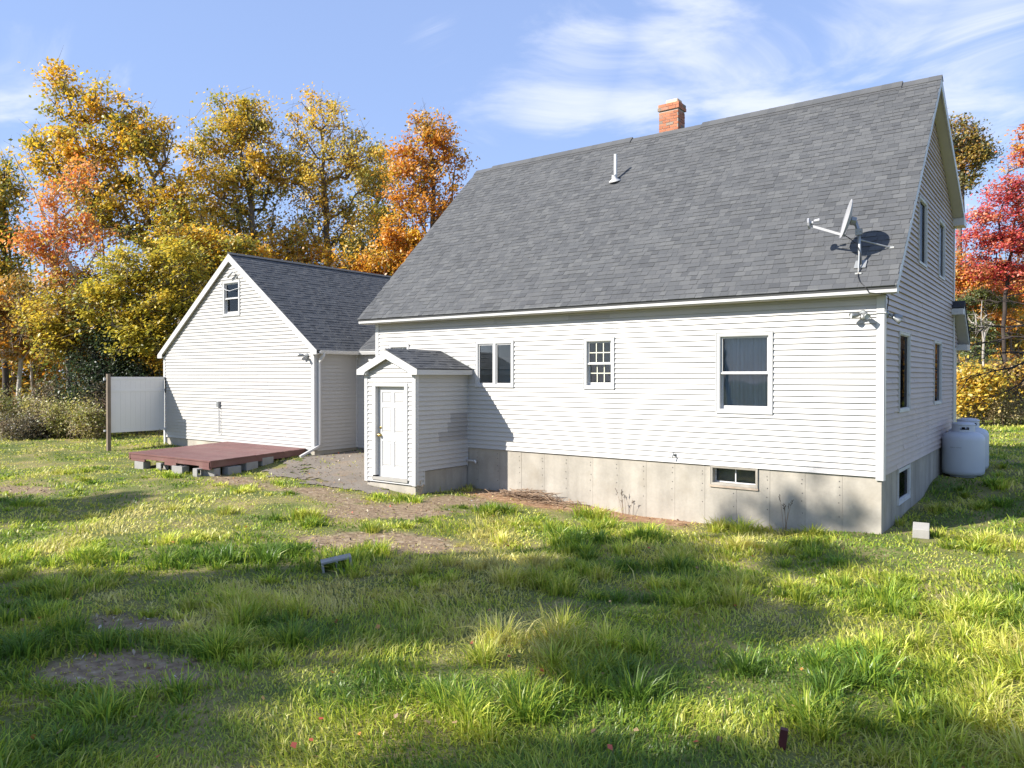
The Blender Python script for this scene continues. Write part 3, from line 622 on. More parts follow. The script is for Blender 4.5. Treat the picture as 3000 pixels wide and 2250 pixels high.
MB().box(EX0, EYF+.02, -.7, EX0+.03, -.02, 1.72).build('entry_side_wall', M['siding'], house)
for a, b, c_, d in ((EX0+.03, EX1-.03, EYF+.03, EYF+.2), (EX1-.2, EX1-.02, EYF+.203, -.75), (EX1-.2, EX1-.02, -.745, -.02)):
    t = random.uniform(.93, 1.04); zt = -.72 if d < -1.4 else -.42
    MB().box(a, c_, -1.5, b, d, zt, (t, t, t)).build('concrete_panel', M['concrete'], fnd)
# door
mb = MB(); FE.box(mb, DC[0], DC[0]+.085, -.02, .03, -.56, DC[3]-.0); FE.box(mb, DC[1]-.085, DC[1], -.02, .03, -.56, DC[3]); FE.box(mb, DC[0]+.085, DC[1]-.085, -.02, .03, DC[3]-.06, DC[3])
FE.box(mb, DC[0]+.085, DC[0]+.10, -.12, .025, -.56, DC[3]-.06); FE.box(mb, DC[1]-.10, DC[1]-.085, -.12, .025, -.56, DC[3]-.06); FE.box(mb, DC[0]+.10, DC[1]-.10, -.12, .025, DC[3]-.075, DC[3]-.06)
mb.build('door_casing', M['trim'], house, bevel=.004)
MB().box(DC[0]-.01, EYF-.045, -.655, DC[1]+.01, EYF+.10, -.595).build('door_sill', M['paleblock'], house)
D0, D1, DZ0, DZ1, DN = DC[0]+.102, DC[1]-.102, -.592, DC[3]-.078, -.075
mb = MB(); FE.box(mb, D0, D1, DN-.04, DN-.016, DZ0, DZ1)
pcols = [(D0+.115, (D0+D1)/2-.05), ((D0+D1)/2+.05, D1-.115)]; prow = [(DZ0+.24, DZ0+.80), (DZ0+1.0, DZ0+1.55), (DZ1-.36, DZ1-.13)]
us = [D0, *pcols[0], *pcols[1], D1]; zs = [DZ0, *prow[0], *prow[1], *prow[2], DZ1]
for i in range(5):
    for j in range(7):
        if i in (1, 3) and j in (1, 3, 5): continue
        FE.box(mb, us[i], us[i+1], DN-.016, DN, zs[j], zs[j+1])
door = mb.build('door', M['door'], house); door['label'] = 'white six panel entry door'
for pc in pcols:
    for pr in prow:
        mb = MB(); a, b, c, d = pc[0]+.012, pc[1]-.012, pr[0]+.012, pr[1]-.012; q = .03; P = FE.p
        mb.hexa([P(a, DN-.015, c), P(b, DN-.015, c), P(b, DN-.015, d), P(a, DN-.015, d), P(a+q, DN-.002, c+q), P(b-q, DN-.002, c+q), P(b-q, DN-.002, d-q), P(a+q, DN-.002, d-q)]); mb.build('door_panel', M['door'], door)
for z, r in ((DZ0+.93, .034), (DZ0+1.10, .027)):
    mb = MB(); prof = [(.001, 0), (.036, .0), (.036, .008), (.014, .012), (.012, .04), (r, .05), (r*1.05, .068), (r*.7, .084), (.001, .088)] if r > .03 else [(.001, 0), (.03, 0), (.03, .014), (.02, .02), (.001, .021)]
    mb.lathe(prof, FE.p(D0+.065, DN, z), 16, axis=(0, -1, 0)); mb.build('door_handle' if r > .03 else 'deadbolt', M['brass'], door, smooth=True)
# entry roof
EVX0, EVX1, EVZ, APZ, EYO = -10.58, -8.705, 1.835, 2.255, -1.865
sl_e = (APZ-EVZ)/(EVX1-EC)
er = MB(); er.prism([(EVX0, EYO, EVZ-.014), (EC, EYO, APZ-.014), (EC, EYO, APZ-.09), (EVX0+.02, EYO, EVZ-.07)], (0, -EYO-.016, 0), (.6, .6, .6)); er.prism([(EC, EYO, APZ-.014), (EVX1, EYO, EVZ-.014), (EVX1-.02, EYO, EVZ-.07), (EC, EYO, APZ-.09)], (0, -EYO-.016, 0), (.6, .6, .6))
er = er.build('entry_roof', M['shingle'], house)
ln = math.hypot(1, sl_e); Yv = np.array((-1/ln, 0, sl_e/ln))
shingles(er, np.array((EVX1+.012, 0, EVZ-.012-.012*sl_e)), (0, 1, 0), Yv, lambda s: (EYO-.012, -.02), (EVX1-EC)*ln+.005, 68, 8)
mb = MB(); mb.prism([(EVX0+.0, EYO-.02, EVZ-.03), (EC, EYO-.02, APZ-.03), (EVX1, EYO-.02, EVZ-.03), (EVX1, EYO-.02, 1.69), (-8.95, EYO-.02, 1.69), (-8.985, EYO-.02, 1.755), (EC, EYO-.02, APZ-.215), (-10.31, EYO-.02, 1.755), (-10.345, EYO-.02, 1.69), (EVX0, EYO-.02, 1.69)], (0, .022, 0)); mb.build('rake_board', M['trim'], house)
MB().box(EVX1-.03, EYO+.004, 1.69, EVX1, -.018, EVZ-.035).build('fascia', M['trim'], house)
MB().box(EVX0, EYO+.004, 1.69, EVX0+.03, -.018, EVZ-.035).build('fascia', M['trim'], house)
MB().box(EX1+.0, EYO+.004, 1.70, EVX1-.032, -.02, 1.715).build('soffit', M['soffit'], house)
mb = MB(); mb.box(-10.345, EYO+.004, 1.69, -10.30, EYF-.002, 1.78); mb.box(-8.985, EYO+.004, 1.69, -8.95, EYF-.002, 1.78); mb.build('eave_return', M['trim'], house)
mb = MB(); mb.prism([(EX0-.1, EYO+.004, 1.80), (EC, EYO+.004, APZ-.14), (EX1+.1, EYO+.004, 1.80), (EX1+.1, EYO+.004, 1.785), (EC, EYO+.004, APZ-.16), (EX0-.1, EYO+.004, 1.785)], (0, .10, 0)); mb.build('rake_soffit', M['soffit'], house)
mb = MB(); mb.prism([(EC-.01, -.030, APZ-.02), (EVX1+.02, -.030, EVZ-.02), (EVX1+.02, -.030, EVZ+.008), (EC-.01, -.030, APZ+.012)], (0, .012, 0)); mb.build('step_flashing', M['drip'], house)
mb = MB(); mb.tube([(-8.86, -.06, -.292), (-8.62, -.06, -.300), (-8.60, -.06, -.302), (-8.585, -.06, -.32), (-8.583, -.06, -.355)], .021, 10); mb.tube([(-8.64, -.06, -.30), (-8.595, -.06, -.301)], .027, 10); mb.build('drain_pipe', M['pvc'], house, smooth=True)
mb = MB(); mb.lathe([(.03, 0), (.03, .012), (.013, .016), (.013, .07)], (-3.668, -.012, .15), 12, axis=(0, -1, 0)); mb.tube([(-3.668, -.07, .15), (-3.68, -.09, .13), (-3.69, -.10, .085)], .012, 8); mb.tube([(-3.668, -.07, .15), (-3.668, -.07, .19)], .007, 6); mb.lathe([(.028, .19), (.028, .2)], (-3.668, -.07, 0), 10)
mb.build('garden_tap', M['grey_metal'], house)

# ================================================================ GARAGE WING
garage = empty('garage_wing', (-17.7, 3.2, -.6), 'attached gable fronted garage wing in pale siding behind the red deck', 'garage')
GX0, GX1, GC, GY = -21.5, -13.9, -17.7, -.4
FA = Frame((0, GY, 0), (1, 0, 0), (0, -1, 0)); FR_ = Frame((GX1, 0, 0), (0, 1, 0), (1, 0, 0)); FC = Frame((0, 1.1, 0), (1, 0, 0), (0, -1, 0))
GT = 5.31; GS = .73
W_A = (-18.12, -17.27, 3.46, 4.50)
gp = [(-18.45, -18.2, 23, .92), (-16.6, -15.95, 18, .955), (-16.6, -15.95, 17, .955), (-16.55, -15.85, 16, .95), (-16.55, -15.85, 15, .94), (-16.5, -15.85, 14, .95), (-14.6, -13.95, 22, .97)]
siding(FA, garage, -.33, 5.12, lambda z: max(GX0+.09, GC-(GT-.15-z)/GS), lambda z: min(GX1-.10, GC+(GT-.15-z)/GS), [W_A], phase=2.0, patches=gp, mat=M['garage_siding'], warp=.004)
siding(FR_, garage, -.36, 2.27, lambda z: GY+.09, lambda z: 1.08, lap=99, mat=M['garage_siding'], phase=.6)
siding(FC, garage, -.36, 2.30, lambda z: GX1+.03, lambda z: XL-.02, lap=99, phase=.8)
mb = MB(); mb.box(GX0-.016, GY-.022, -.34, GX0+.09, GY, 2.30); mb.build('corner_board', M['trim'], garage, bevel=.004)
mb = MB(); mb.box(GX1-.10, GY-.022, -.34, GX1+.018, GY, 2.28); mb.box(GX1, GY+.001, -.34, GX1+.018, GY+.09, 2.28); mb.build('corner_board', M['trim'], garage, bevel=.004)
mb = MB(); mb.box(GX1+.001, 1.065, -.36, GX1+.03, 1.098, 2.29); mb.build('corner_board', M['trim'], garage)
window(FA, garage, *W_A, label='double hung window high in the garage gable', fill='interior_grey')
mb = MB(); mb.box(GX0+.02, GY+.02, -1.2, GX1-.02, GY+.2, -.335); mb.box(GX1-.2, GY+.2, -1.2, GX1-.02, 1.13, -.365); mb.box(GX1-.1, 1.13, -1.2, XL, 1.3, -.365); mb.build('foundation', M['concrete'], garage)
MB().box(GX0, GY+.05, -.6, GX0+.04, 7.0, 2.3).box(GX0+.04, 6.96, -.6, GX1, 7.0, 2.3).build('rear_wall', M['siding'], garage)
gl = math.hypot(1, GS)
EG = 4.02; ez = GT-GS*EG
groof = MB()
groof.prism([(GC, GY-.09, GT-.016), (GC+EG, GY-.09, ez-.016), (GC+EG-.02, GY-.09, ez-.07), (GC, GY-.09, GT-.13)], (0, 7.6, 0), (.7, .7, .7))
groof.prism([(GC-EG, GY-.09, ez-.016), (GC, GY-.09, GT-.016), (GC, GY-.09, GT-.13), (GC-EG+.02, GY-.09, ez-.07)], (0, 7.6, 0), (.7, .7, .7))
groof = groof.build('roof', M['shingle'], garage)
shingles(groof, np.array((GC+EG+.012, 0, ez-.014-.012*GS)), (0, 1, 0), np.array((-1/gl, 0, GS/gl)), lambda s: (GY-.105, GY+7.45), EG*gl, 260, 12, keep=lambda y, s: y < .94+s*GS/gl/.42+.12)
mb = MB(); mb.prism([(GC-.1, GY-.1, GT-.045), (GC, GY-.1, GT+.012), (GC+.1, GY-.1, GT-.045)], (0, 7.6, 0), (.8, .8, .8)); mb.build('ridge_cap', M['shingle'], garage)
yy = GY-.11
for sgn in (-1, 1):
    a = GC+sgn*EG; w = .19
    mb = MB(); mb.prism([(GC, yy, GT-.022), (a, yy, ez-.022), (a, yy, ez-.135), (a-sgn*.26, yy, ez-.135), (a-sgn*.26, yy, ez-.022+.26*GS-.19), (GC, yy, GT-.245)], (0, .02, 0)); mb.build('rake_board', M['trim'], garage)
    MB().box(min(a-sgn*.26, a), yy+.021, ez-.13, max(a-sgn*.26, a), GY-.001, ez-.10).build('soffit', M['soffit'], garage)
    mb = MB(); mb.prism([(GC, yy+.021, GT-.16), (a-sgn*.2, yy+.021, ez-.16+.2*GS), (a-sgn*.2, yy+.021, ez-.18+.2*GS), (GC, yy+.021, GT-.18)], (0, .088, 0)); mb.build('rake_soffit', M['soffit'], garage)
MB().box(GX1+.0, GY, ez-.12, GC+EG-.03, 1.0, ez-.10).build('soffit', M['soffit'], garage)
# gutters and downspout
gx = GC+EG
def gutter(a, b, ax, name='gutter'):
    mb = MB(); prof = [(0, 0), (.02, -.09), (.075, -.095), (.105, -.02), (.105, .0), (.096, .0), (.068, -.083), (.026, -.08), (.008, 0)]
    if ax == 'y': mb.prism([(gx-.02+p, a, ez-.02+q) for p, q in prof], (0, b-a, 0))
    else: mb.prism([(a, 1.02-p, ez-.02+q) for p, q in prof][::-1], (b-a, 0, 0))
    mb.build(name, M['trim'], garage)
gutter(GY-.02, .95, 'y'); gutter(gx+.06, XL-.03, 'x')
MB().box(gx, .99, ez-.10, XL-.02, 1.015, ez+.02).build('fascia', M['trim'], garage)
ds = MB()
def rect_tube(mb, P, w=.04, d=.03):
    for a, b in zip(P[:-1], P[1:]):
        a = np.array(a, float); b = np.array(b, float); t = b-a; t /= np.linalg.norm(t)
        s = np.array((1, 0, 0.)); u = np.cross(t, s)
        if np.linalg.norm(u) < .1: s = np.array((0, 1., 0)); u = np.cross(t, s)
        u /= np.linalg.norm(u); s = np.cross(u, t); b = b+t*.012; a = a-t*.012
        mb.hexa([a-s*w-u*d, a+s*w-u*d, a+s*w+u*d, a-s*w+u*d, b-s*w-u*d, b+s*w-u*d, b+s*w+u*d, b-s*w+u*d])
rect_tube(ds, [(gx+.035, GY+.10, ez-.10), (gx+.035, GY+.10, ez-.17), (GX1+.055, GY+.12, ez-.34), (GX1+.055, GY+.12, -.22), (GX1+.055, GY-.50, -.46)])
ds.build('downspout', M['trim'], garage, bevel=.006)
# breezeway roof between garage and house
con = MB(); y0 = .94; z0 = ez; cs = .42; cl = math.hypot(1, cs)
con.prism([(-16.6, y0, z0-.016), (XL-.01, y0, z0-.016), (XL-.01, 5.6, z0-.016+cs*(5.6-y0)), (-16.6, 5.6, z0-.016+cs*(5.6-y0))], (0, .02, -.10), (.7, .7, .7))
con = con.build('breezeway_roof', M['shingle'], garage)
shingles(con, np.array((0, y0-.012, z0-.014-.012*cs)), (1, 0, 0), np.array((0, 1/cl, cs/cl)), lambda s: (gx-.02-s/cl*cs/GS, XL-.012), (5.5-y0)*cl, 0, 15)

# ================================================================ THINGS FIXED TO THE BUILDINGS
# satellite dish
MBASE = np.array((-.37, .067, rz_f(.067)))
dish = empty('satellite_dish', tuple(MBASE), 'grey satellite dish on a braced mast near the right end of the house roof', 'satellite dish')
top = np.array((-.40, .067, 4.10))
mb = MB(); mb.tube([MBASE+(0, 0, .0), (-.385, .06, 3.75), top], [.028, .026, .024], 12); mb.build('mast', M['galv'], dish, smooth=True)
for p, q in (((-.37, -.09, rz_f(-.09)), (-.385, .05, 3.80)), ((.04, .36, rz_f(.36)), (-.392, .075, 3.95))):
    mb = MB(); mb.tube([p, q], .013, 8); mb.box(p[0]-.05, p[1]-.02, p[2]-.012, p[0]+.05, p[1]+.02, p[2]+.016); mb.build('brace', M['galv'], dish)
mb = MB(); o_ = MBASE+np.array((0, 0, .012)); Yu = np.array((0, SQ, SQ)); Xu = np.array((1., 0, 0)); Zu = np.array((0, -SQ, SQ))
mb.hexa([o_+Xu*a+Yu*b+Zu*c for c in (-.005, .012) for a, b in ((-.09, -.10), (.09, -.10), (.09, .10), (-.09, .10))]); mb.build('foot_plate', M['galv'], dish)
toC = CAM-np.array((-.6, .05, 4.3)); toC /= np.linalg.norm(toC)
side = np.cross((0, 0, 1.), toC); side /= np.linalg.norm(side); side = -side                    # to the left in view
dn = side*math.cos(math.radians(16))+np.array((0, 0, 1.))*math.sin(math.radians(16)); dn = dn+.14*toC; dn /= np.linalg.norm(dn)
dc = np.array((-.575, .06, 4.30)); R0 = .345; dep = .075
du = np.cross(dn, (0, 0, 1.)); du /= np.linalg.norm(du); dv = np.cross(du, dn)
mb = MB(); n = 32; rings = [0, .33, .66, .88, 1.0]
base = []
for sd in (0, 1):
    for rr in rings:
        base.append(len(mb.v))
        for q in range(n):
            w = 2*math.pi*q/n; h = dep*(rr*rr)-dep*.5-(.006 if sd else 0)
            mb.v.append(tuple(dc+du*math.cos(w)*rr*R0*1.06+dv*math.sin(w)*rr*R0+dn*h))
def ringf(a, b, fl):
    for q in range(n):
        r = (q+1) % n; f = (a+q, a+r, b+r, b+q); mb.f.append(f if not fl else f[::-1]); mb.c.append((1, 1, 1))
for k in range(4): ringf(base[k], base[k+1], True); ringf(base[5+k], base[6+k], False)
ringf(base[4], base[9], True)
mb.build('reflector', M['dish'], dish, smooth=True)
mb = MB(); bk = dc-dn*.05
mb.tube([bk, bk-dn*.08], .07, 10); mb.tube([bk-dn*.07, top+(0, 0, -.02)], .032, 8); mb.box(top[0]-.05, top[1]-.04, top[2]-.07, top[0]+.05, top[1]+.04, top[2]+.03)
for q in (-.03, .03): mb.tube([top+np.array((q, -.06, -.02)), top+np.array((q, .06, -.02))], .008, 6)
mb.build('bracket', M['grey_metal'], dish)
lnb = np.array((-1.15, .02, 4.26)); a0 = np.array((-.60, .0, 4.03))
mb = MB(); d_ = lnb-a0; rect = np.cross(d_, (0, 0, 1.)); rect /= np.linalg.norm(rect); up = np.cross(rect, d_); up /= np.linalg.norm(up)
mb.hexa([p+rect*a*.014+up*b*.02 for p, (a, b) in ((a0, (-1, -1)), (a0, (1, -1)), (a0, (1, 1)), (a0, (-1, 1)), (lnb, (-1, -1)), (lnb, (1, -1)), (lnb, (1, 1)), (lnb, (-1, 1)))]); mb.build('feed_arm', M['dish'], dish)
fd = dc-lnb; fd /= np.linalg.norm(fd)
mb = MB(); c0 = lnb+np.array((-.02, 0, .05)); mb.tube([c0-fd*.05, c0-fd*.035, c0-fd*.01, c0], [.02, .10, .095, .04], 12); mb.tube([c0, c0+fd*.05], .03, 10)
mb.tube([c0+np.array((.06, 0, .03)), c0+np.array((.06, 0, .03))+fd*.09], [.022, .034], 10); mb.build('feed_horn', M['dish'], dish)
mb = MB(); mb.tube([a0, (-.53, -.02, 3.98), (-.43, .02, 3.88), (-.36, .03, 3.7), (-.36, .0, 3.55), (-.37, -.10, 3.37), (-.36, -.17, 3.31), (-.31, -.26, 3.21), (-.24, -.325, 3.14), (-.20, -.338, 3.09), (-.16, -.335, 3.015), (-.02, -.31, 2.992), (.06, -.15, 2.985), (.075, -.03, 2.96), (.07, .0, 2.88), (.045, .03, 2.76)], .0075, 6); mb.build('cable', M['black'], dish, smooth=True)

def floodlight(name, F, u, z, label, heads, group='floodlights on the building corners', sensor=True):
    t = empty(name, tuple(F.p(u, .02, z)), label, 'floodlight', group)
    mb = MB(); mb.lathe([(.001, 0), (.062, 0), (.062, .018), (.045, .034), (.001, .036)], F.p(u, .014, z), 16, axis=F.N); mb.build('base_plate', M['grey_metal'], t)
    for (a, b, c) in heads:
        d = F.U*a+F.N*b+np.array((0, 0, c)); d = d/np.linalg.norm(d); p = F.p(u, .05, z); q = p+d*.075
        mb = MB(); mb.tube([p, q], .014, 8); mb.lathe([(.001, -.01), (.035, .0), (.042, .03), (.047, .10), (.05, .14), (.044, .142), (.036, .12)], q, 14, axis=d); h = mb.build('lamp_head', M['grey_metal'], t, smooth=True)
        mb = MB(); mb.lathe([(.001, .128), (.043, .126)], q, 14, axis=d); mb.build('lens', M['pvc'], h)
    if sensor:
        mb = MB(); p = F.p(u+.005, .055, z-.05); mb.tube([F.p(u, .04, z), p], .012, 8); mb.lathe([(.001, -.035), (.034, -.035), (.04, .0), (.034, .04), (.001, .045)], p, 12, axis=F.N+np.array((0, 0, -.5))); mb.build('motion_sensor', M['pvc'], t, smooth=True)
floodlight('floodlight', FF, -.31, 2.705, 'twin floodlight with sensor on the sunny front wall under the roof corner', [(-.9, .8, -.25), (.55, .85, -.35)])
floodlight('floodlight', FG, .17, 2.69, 'twin floodlight on the shaded gable wall just past the corner board', [(.8, .9, -.35), (.1, .9, -.7)], sensor=False)
mb = MB(); mb.tube([(-.27, -.035, 2.70), (-.02, -.035, 2.705), (.035, -.03, 2.705), (.035, .14, 2.70)], .009, 6); tag(mb.build('wire_conduit', M['trim_worn']), 'thin pale conduit joining the two corner floodlights', 'conduit')
floodlight('floodlight', FA, -14.18, 2.22, 'twin floodlight at the lower right corner of the garage gable', [(-.9, .7, .05), (.5, .8, -.5)])
t = empty('gooseneck_light', tuple(FA.p(-17.40, .02, 4.60)), 'small gooseneck lamp above the garage gable window', 'wall lamp')
mb = MB(); mb.lathe([(.001, 0), (.035, 0), (.035, .03), (.001, .035)], FA.p(-17.40, .012, 4.58), 12, axis=FA.N); mb.tube([FA.p(-17.40, .04, 4.58), FA.p(-17.41, .07, 4.68), FA.p(-17.46, .09, 4.74), FA.p(-17.52, .10, 4.73)], .010, 8); mb.build('arm', M['grey_metal'], t, smooth=True)
mb = MB(); mb.tube([FA.p(-17.50, .10, 4.735), FA.p(-17.56, .11, 4.70), FA.p(-17.70, .13, 4.60)], [.022, .034, .05], 12); mb.build('lamp_shade', M['pvc'], t, smooth=True)
mb = MB(); mb.tube([FA.p(-18.28, .012, 4.48), FA.p(-18.1, .05, 4.31), FA.p(-17.9, .055, 4.23), FA.p(-17.7, .055, 4.19), FA.p(-17.5, .055, 4.22), FA.p(-17.3, .05, 4.24), FA.p(-17.22, .012, 4.3)], .008, 5); tag(mb.build('loose_wire', M['pvc']), 'loose white wire sagging across the garage gable window', 'wire')
t = empty('outlet_box', tuple(FA.p(-18.33, .0, .80)), 'grey weatherproof outlet box with conduits on the garage wall', 'outlet box')
mb = MB(); FA.box(mb, -18.385, -18.275, .012, .085, .72, .89); mb.build('box', M['grey_metal'], t, bevel=.006)
mb = MB(); mb.tube([FA.p(-18.345, .03, .72), FA.p(-18.345, .03, -.07)], .011, 8); mb.tube([FA.p(-18.27, .03, .73), FA.p(-18.265, .05, .6), FA.p(-18.26, .03, .3), FA.p(-18.24, .04, .0), FA.p(-18.22, .03, -.12)], .008, 6); mb.build('conduit', M['pvc'], t)

# ================================================================ YARD
# red deck platform
deck = empty('deck', (-15.6, -2.1, -.6), 'low red painted wooden deck platform set on cinder blocks', 'deck')
DZ = -.30; n = 23
for k in range(n):
    t0, t1 = k/n, (k+1)/n; g = .004
    a0 = lerp(DECK['FL'], DECK['BL'], t0); a1 = lerp(DECK['FL'], DECK['BL'], t1); b0 = lerp(DECK['FR'], DECK['BR'], t0); b1 = lerp(DECK['FR'], DECK['BR'], t1)
    j = random.uniform(-.012, .02); u = (b0-a0)/np.linalg.norm(b0-a0); b0 = b0+u*j; b1 = b1+u*j; w = (a1-a0)/np.linalg.norm(a1-a0)
    a0 = a0+w*g; b0 = b0+w*g; zz = DZ+random.uniform(-.002, .002); tt = random.uniform(.9, 1.1)
    MB().hexa([(*a0, zz-.03), (*b0, zz-.03), (*b1, zz-.03), (*a1, zz-.03), (*a0, zz), (*b0, zz), (*b1, zz), (*a1, zz)], (tt, tt, tt)).build('plank', M['deck'], deck)
def rim(P, Q, z0, z1, inn, th=.04, c=(1, 1, 1)):
    P = np.array(P); Q = np.array(Q); u = (Q-P)/np.linalg.norm(Q-P); nrm = np.array((u[1], -u[0])); P = P-nrm*inn; Q = Q-nrm*inn; R = P-nrm*th; T = Q-nrm*th
    MB().hexa([(*P, z0), (*Q, z0), (*T, z0), (*R, z0), (*P, z1), (*Q, z1), (*T, z1), (*R, z1)], c).build('rim_board', M['deck'], deck)
FL, FR, BR, BL = DECK['FL'], DECK['FR'], DECK['BR'], DECK['BL']
rim(FL, lerp(FL, FR, .62), DZ-.135, DZ-.034, .02); rim(lerp(FL, FR, .622), FR, DZ-.14, DZ-.034, .02, c=(.95, .95, .95))
rim(lerp(FL, FR, .46), lerp(FL, FR, .60), DZ-.21, DZ-.138, .022); rim(lerp(FL, FR, .87), lerp(FL, FR, .995), DZ-.21, DZ-.143, .022); rim(lerp(FL, FR, .02), lerp(FL, FR, .2), DZ-.20, DZ-.138, .03)
rim(FR, BR, DZ-.17, DZ-.034, .025); rim(BR, BL, DZ-.17, DZ-.034, .02); rim(BL, FL, DZ-.17, DZ-.034, .02)
for k in range(1, 6):
    a = lerp(lerp(FL, FR, k/6), lerp(BL, BR, k/6), .025); b = lerp(lerp(FL, FR, k/6), lerp(BL, BR, k/6), .975); MB().hexa([(a[0]-.02, a[1], DZ-.17), (a[0]+.02, a[1], DZ-.17), (b[0]+.02, b[1], DZ-.17), (b[0]-.02, b[1], DZ-.17), (a[0]-.02, a[1], DZ-.033), (a[0]+.02, a[1], DZ-.033), (b[0]+.02, b[1], DZ-.033), (b[0]-.02, b[1], DZ-.033)]).build('joist', M['deck'], deck)
# cinder blocks
def block_mesh():
    mb = MB(); L_, W, H, t = .40, .20, .20, .032
    mb.box(-L_/2, -W/2, 0, L_/2, -W/2+t, H); mb.box(-L_/2, W/2-t, 0, L_/2, W/2, H)
    for x in (-L_/2, -t/2, L_/2-t): mb.box(x, -W/2+t, 0, x+t, W/2-t, H)
    return mb.mesh('cinder_block', M['block'])
BM = block_mesh()
def place_block(x, y, rz, label, roll=(0, 0), z=None, group='cinder blocks under the red deck'):
    o = link('cinder_block', BM, None, (x, y, (z_at(x, y)-.02) if z is None else z)); o.rotation_euler = (roll[0], roll[1], rz); tag(o, label, 'cinder block', group)
    m = o.modifiers.new('bevel', 'BEVEL'); m.width = .006; m.segments = 1
    return o
def fx(px, y): return un(px, 1380, 'y', y)[0]
HP = math.pi/2
place_block(fx(411, -3.80), -3.74, .05, 'long side of a cinder block under the left end of the deck front')
place_block(fx(459, -3.80), -3.62, HP+.05, 'cinder block with open cores showing, left of the gap in the deck front', (HP, 0), z_at(-15.6, -3.8)+.08)
place_block(fx(524, -3.80), -3.76, .1, 'pale cinder block under the middle of the deck front')
place_block(fx(572, -3.80), -3.66, HP-.06, 'cinder block with open cores near the deck front corner', (HP, 0), z_at(-14.2, -3.8)+.08)
place_block(-13.75, -3.55, .3, 'cinder block tucked right behind the deck front corner')
place_block(-13.66, -3.05, HP+.15, 'large cinder block standing on the asphalt side of the deck')
place_block(-13.88, -2.42, HP+.2, 'weedy cinder block lying open side up midway along the deck side', (0, 0))
place_block(-14.0, -1.88, HP+.2, 'cinder block farther back along the deck side among weeds')
p = np.array((-5.50, -6.80)); place_block(p[0], p[1], .92, 'loose grey cinder block lying alone in the lawn', (HP, -.16), z_at(*p)+.065, None)
p = np.array((.55, .10)); mb = MB(); mb.hexa([(-.12, -.10, 0), (.12, -.10, 0), (.12, .11, 0), (-.12, .11, 0), (-.118, -.10, .145), (.118, -.10, .145), (.118, .11, .23), (-.118, .11, .23)])
ob = mb.build('concrete_block', M['paleblock'], None, org=(0, 0, 0), bevel=.008); ob.location = (p[0], p[1], z_at(*p)+.0); ob.rotation_euler = (0, 0, .12); tag(ob, 'pale sloping topped concrete block standing in grass by the house corner', 'concrete block')
# privacy fence panel
fp = empty('privacy_screen', (-21.42, -1.3, -.6), 'white vinyl privacy panel on a wooden post at the garage corner', 'fence')
Fp = Frame((-21.43, -.44, 0), (0, -1, 0), (1, 0, 0)); Lf = 1.74
for k in range(11):
    a, b = .0+Lf*k/11, Lf*(k+1)/11; mb = MB(); e = random.uniform(-.001, .001); Fp.box(mb, a+.0008, b-.0008, -.011+e, .011+e, -.05, 1.60); mb.build('board', M['vinyl_fence'], fp)
for z0, z1 in ((1.55, 1.63), (1.16, 1.245), (-.10, -.03)):
    mb = MB(); Fp.box(mb, -.01, Lf+.01, -.02, .022, z0, z1); mb.build('rail', M['vinyl_fence'], fp, bevel=.004)
mb = MB(); px_, py_ = -21.40, -.44-Lf-.06; mb.hexa([(px_-.03, py_-.06, -.95), (px_+.07, py_-.06, -.95), (px_+.07, py_+.04, -.95), (px_-.03, py_+.04, -.95), (px_-.05, py_-.05, 1.72), (px_+.05, py_-.05, 1.72), (px_+.05, py_+.05, 1.72), (px_-.05, py_+.05, 1.72)]); mb.build('post', M['wood'], fp, bevel=.005)
mb = MB(); Fp.box(mb, Lf+.02, Lf+.17, -.06, -.03, 1.52, 1.60); Fp.box(mb, Lf+.02, Lf+.17, -.05, -.02, -.06, .0); mb.build('rail_bracket', M['vinyl_fence'], fp)
mb = MB(); Fp.box(mb, -.028, -.008, .02, .05, 1.1, 1.62); mb.build('wall_bracket', M['dark'], fp)
MB().box(-21.47, -.44, -.8, -21.39, -.36, -.05).build('short_post', M['trim_worn'], fp)
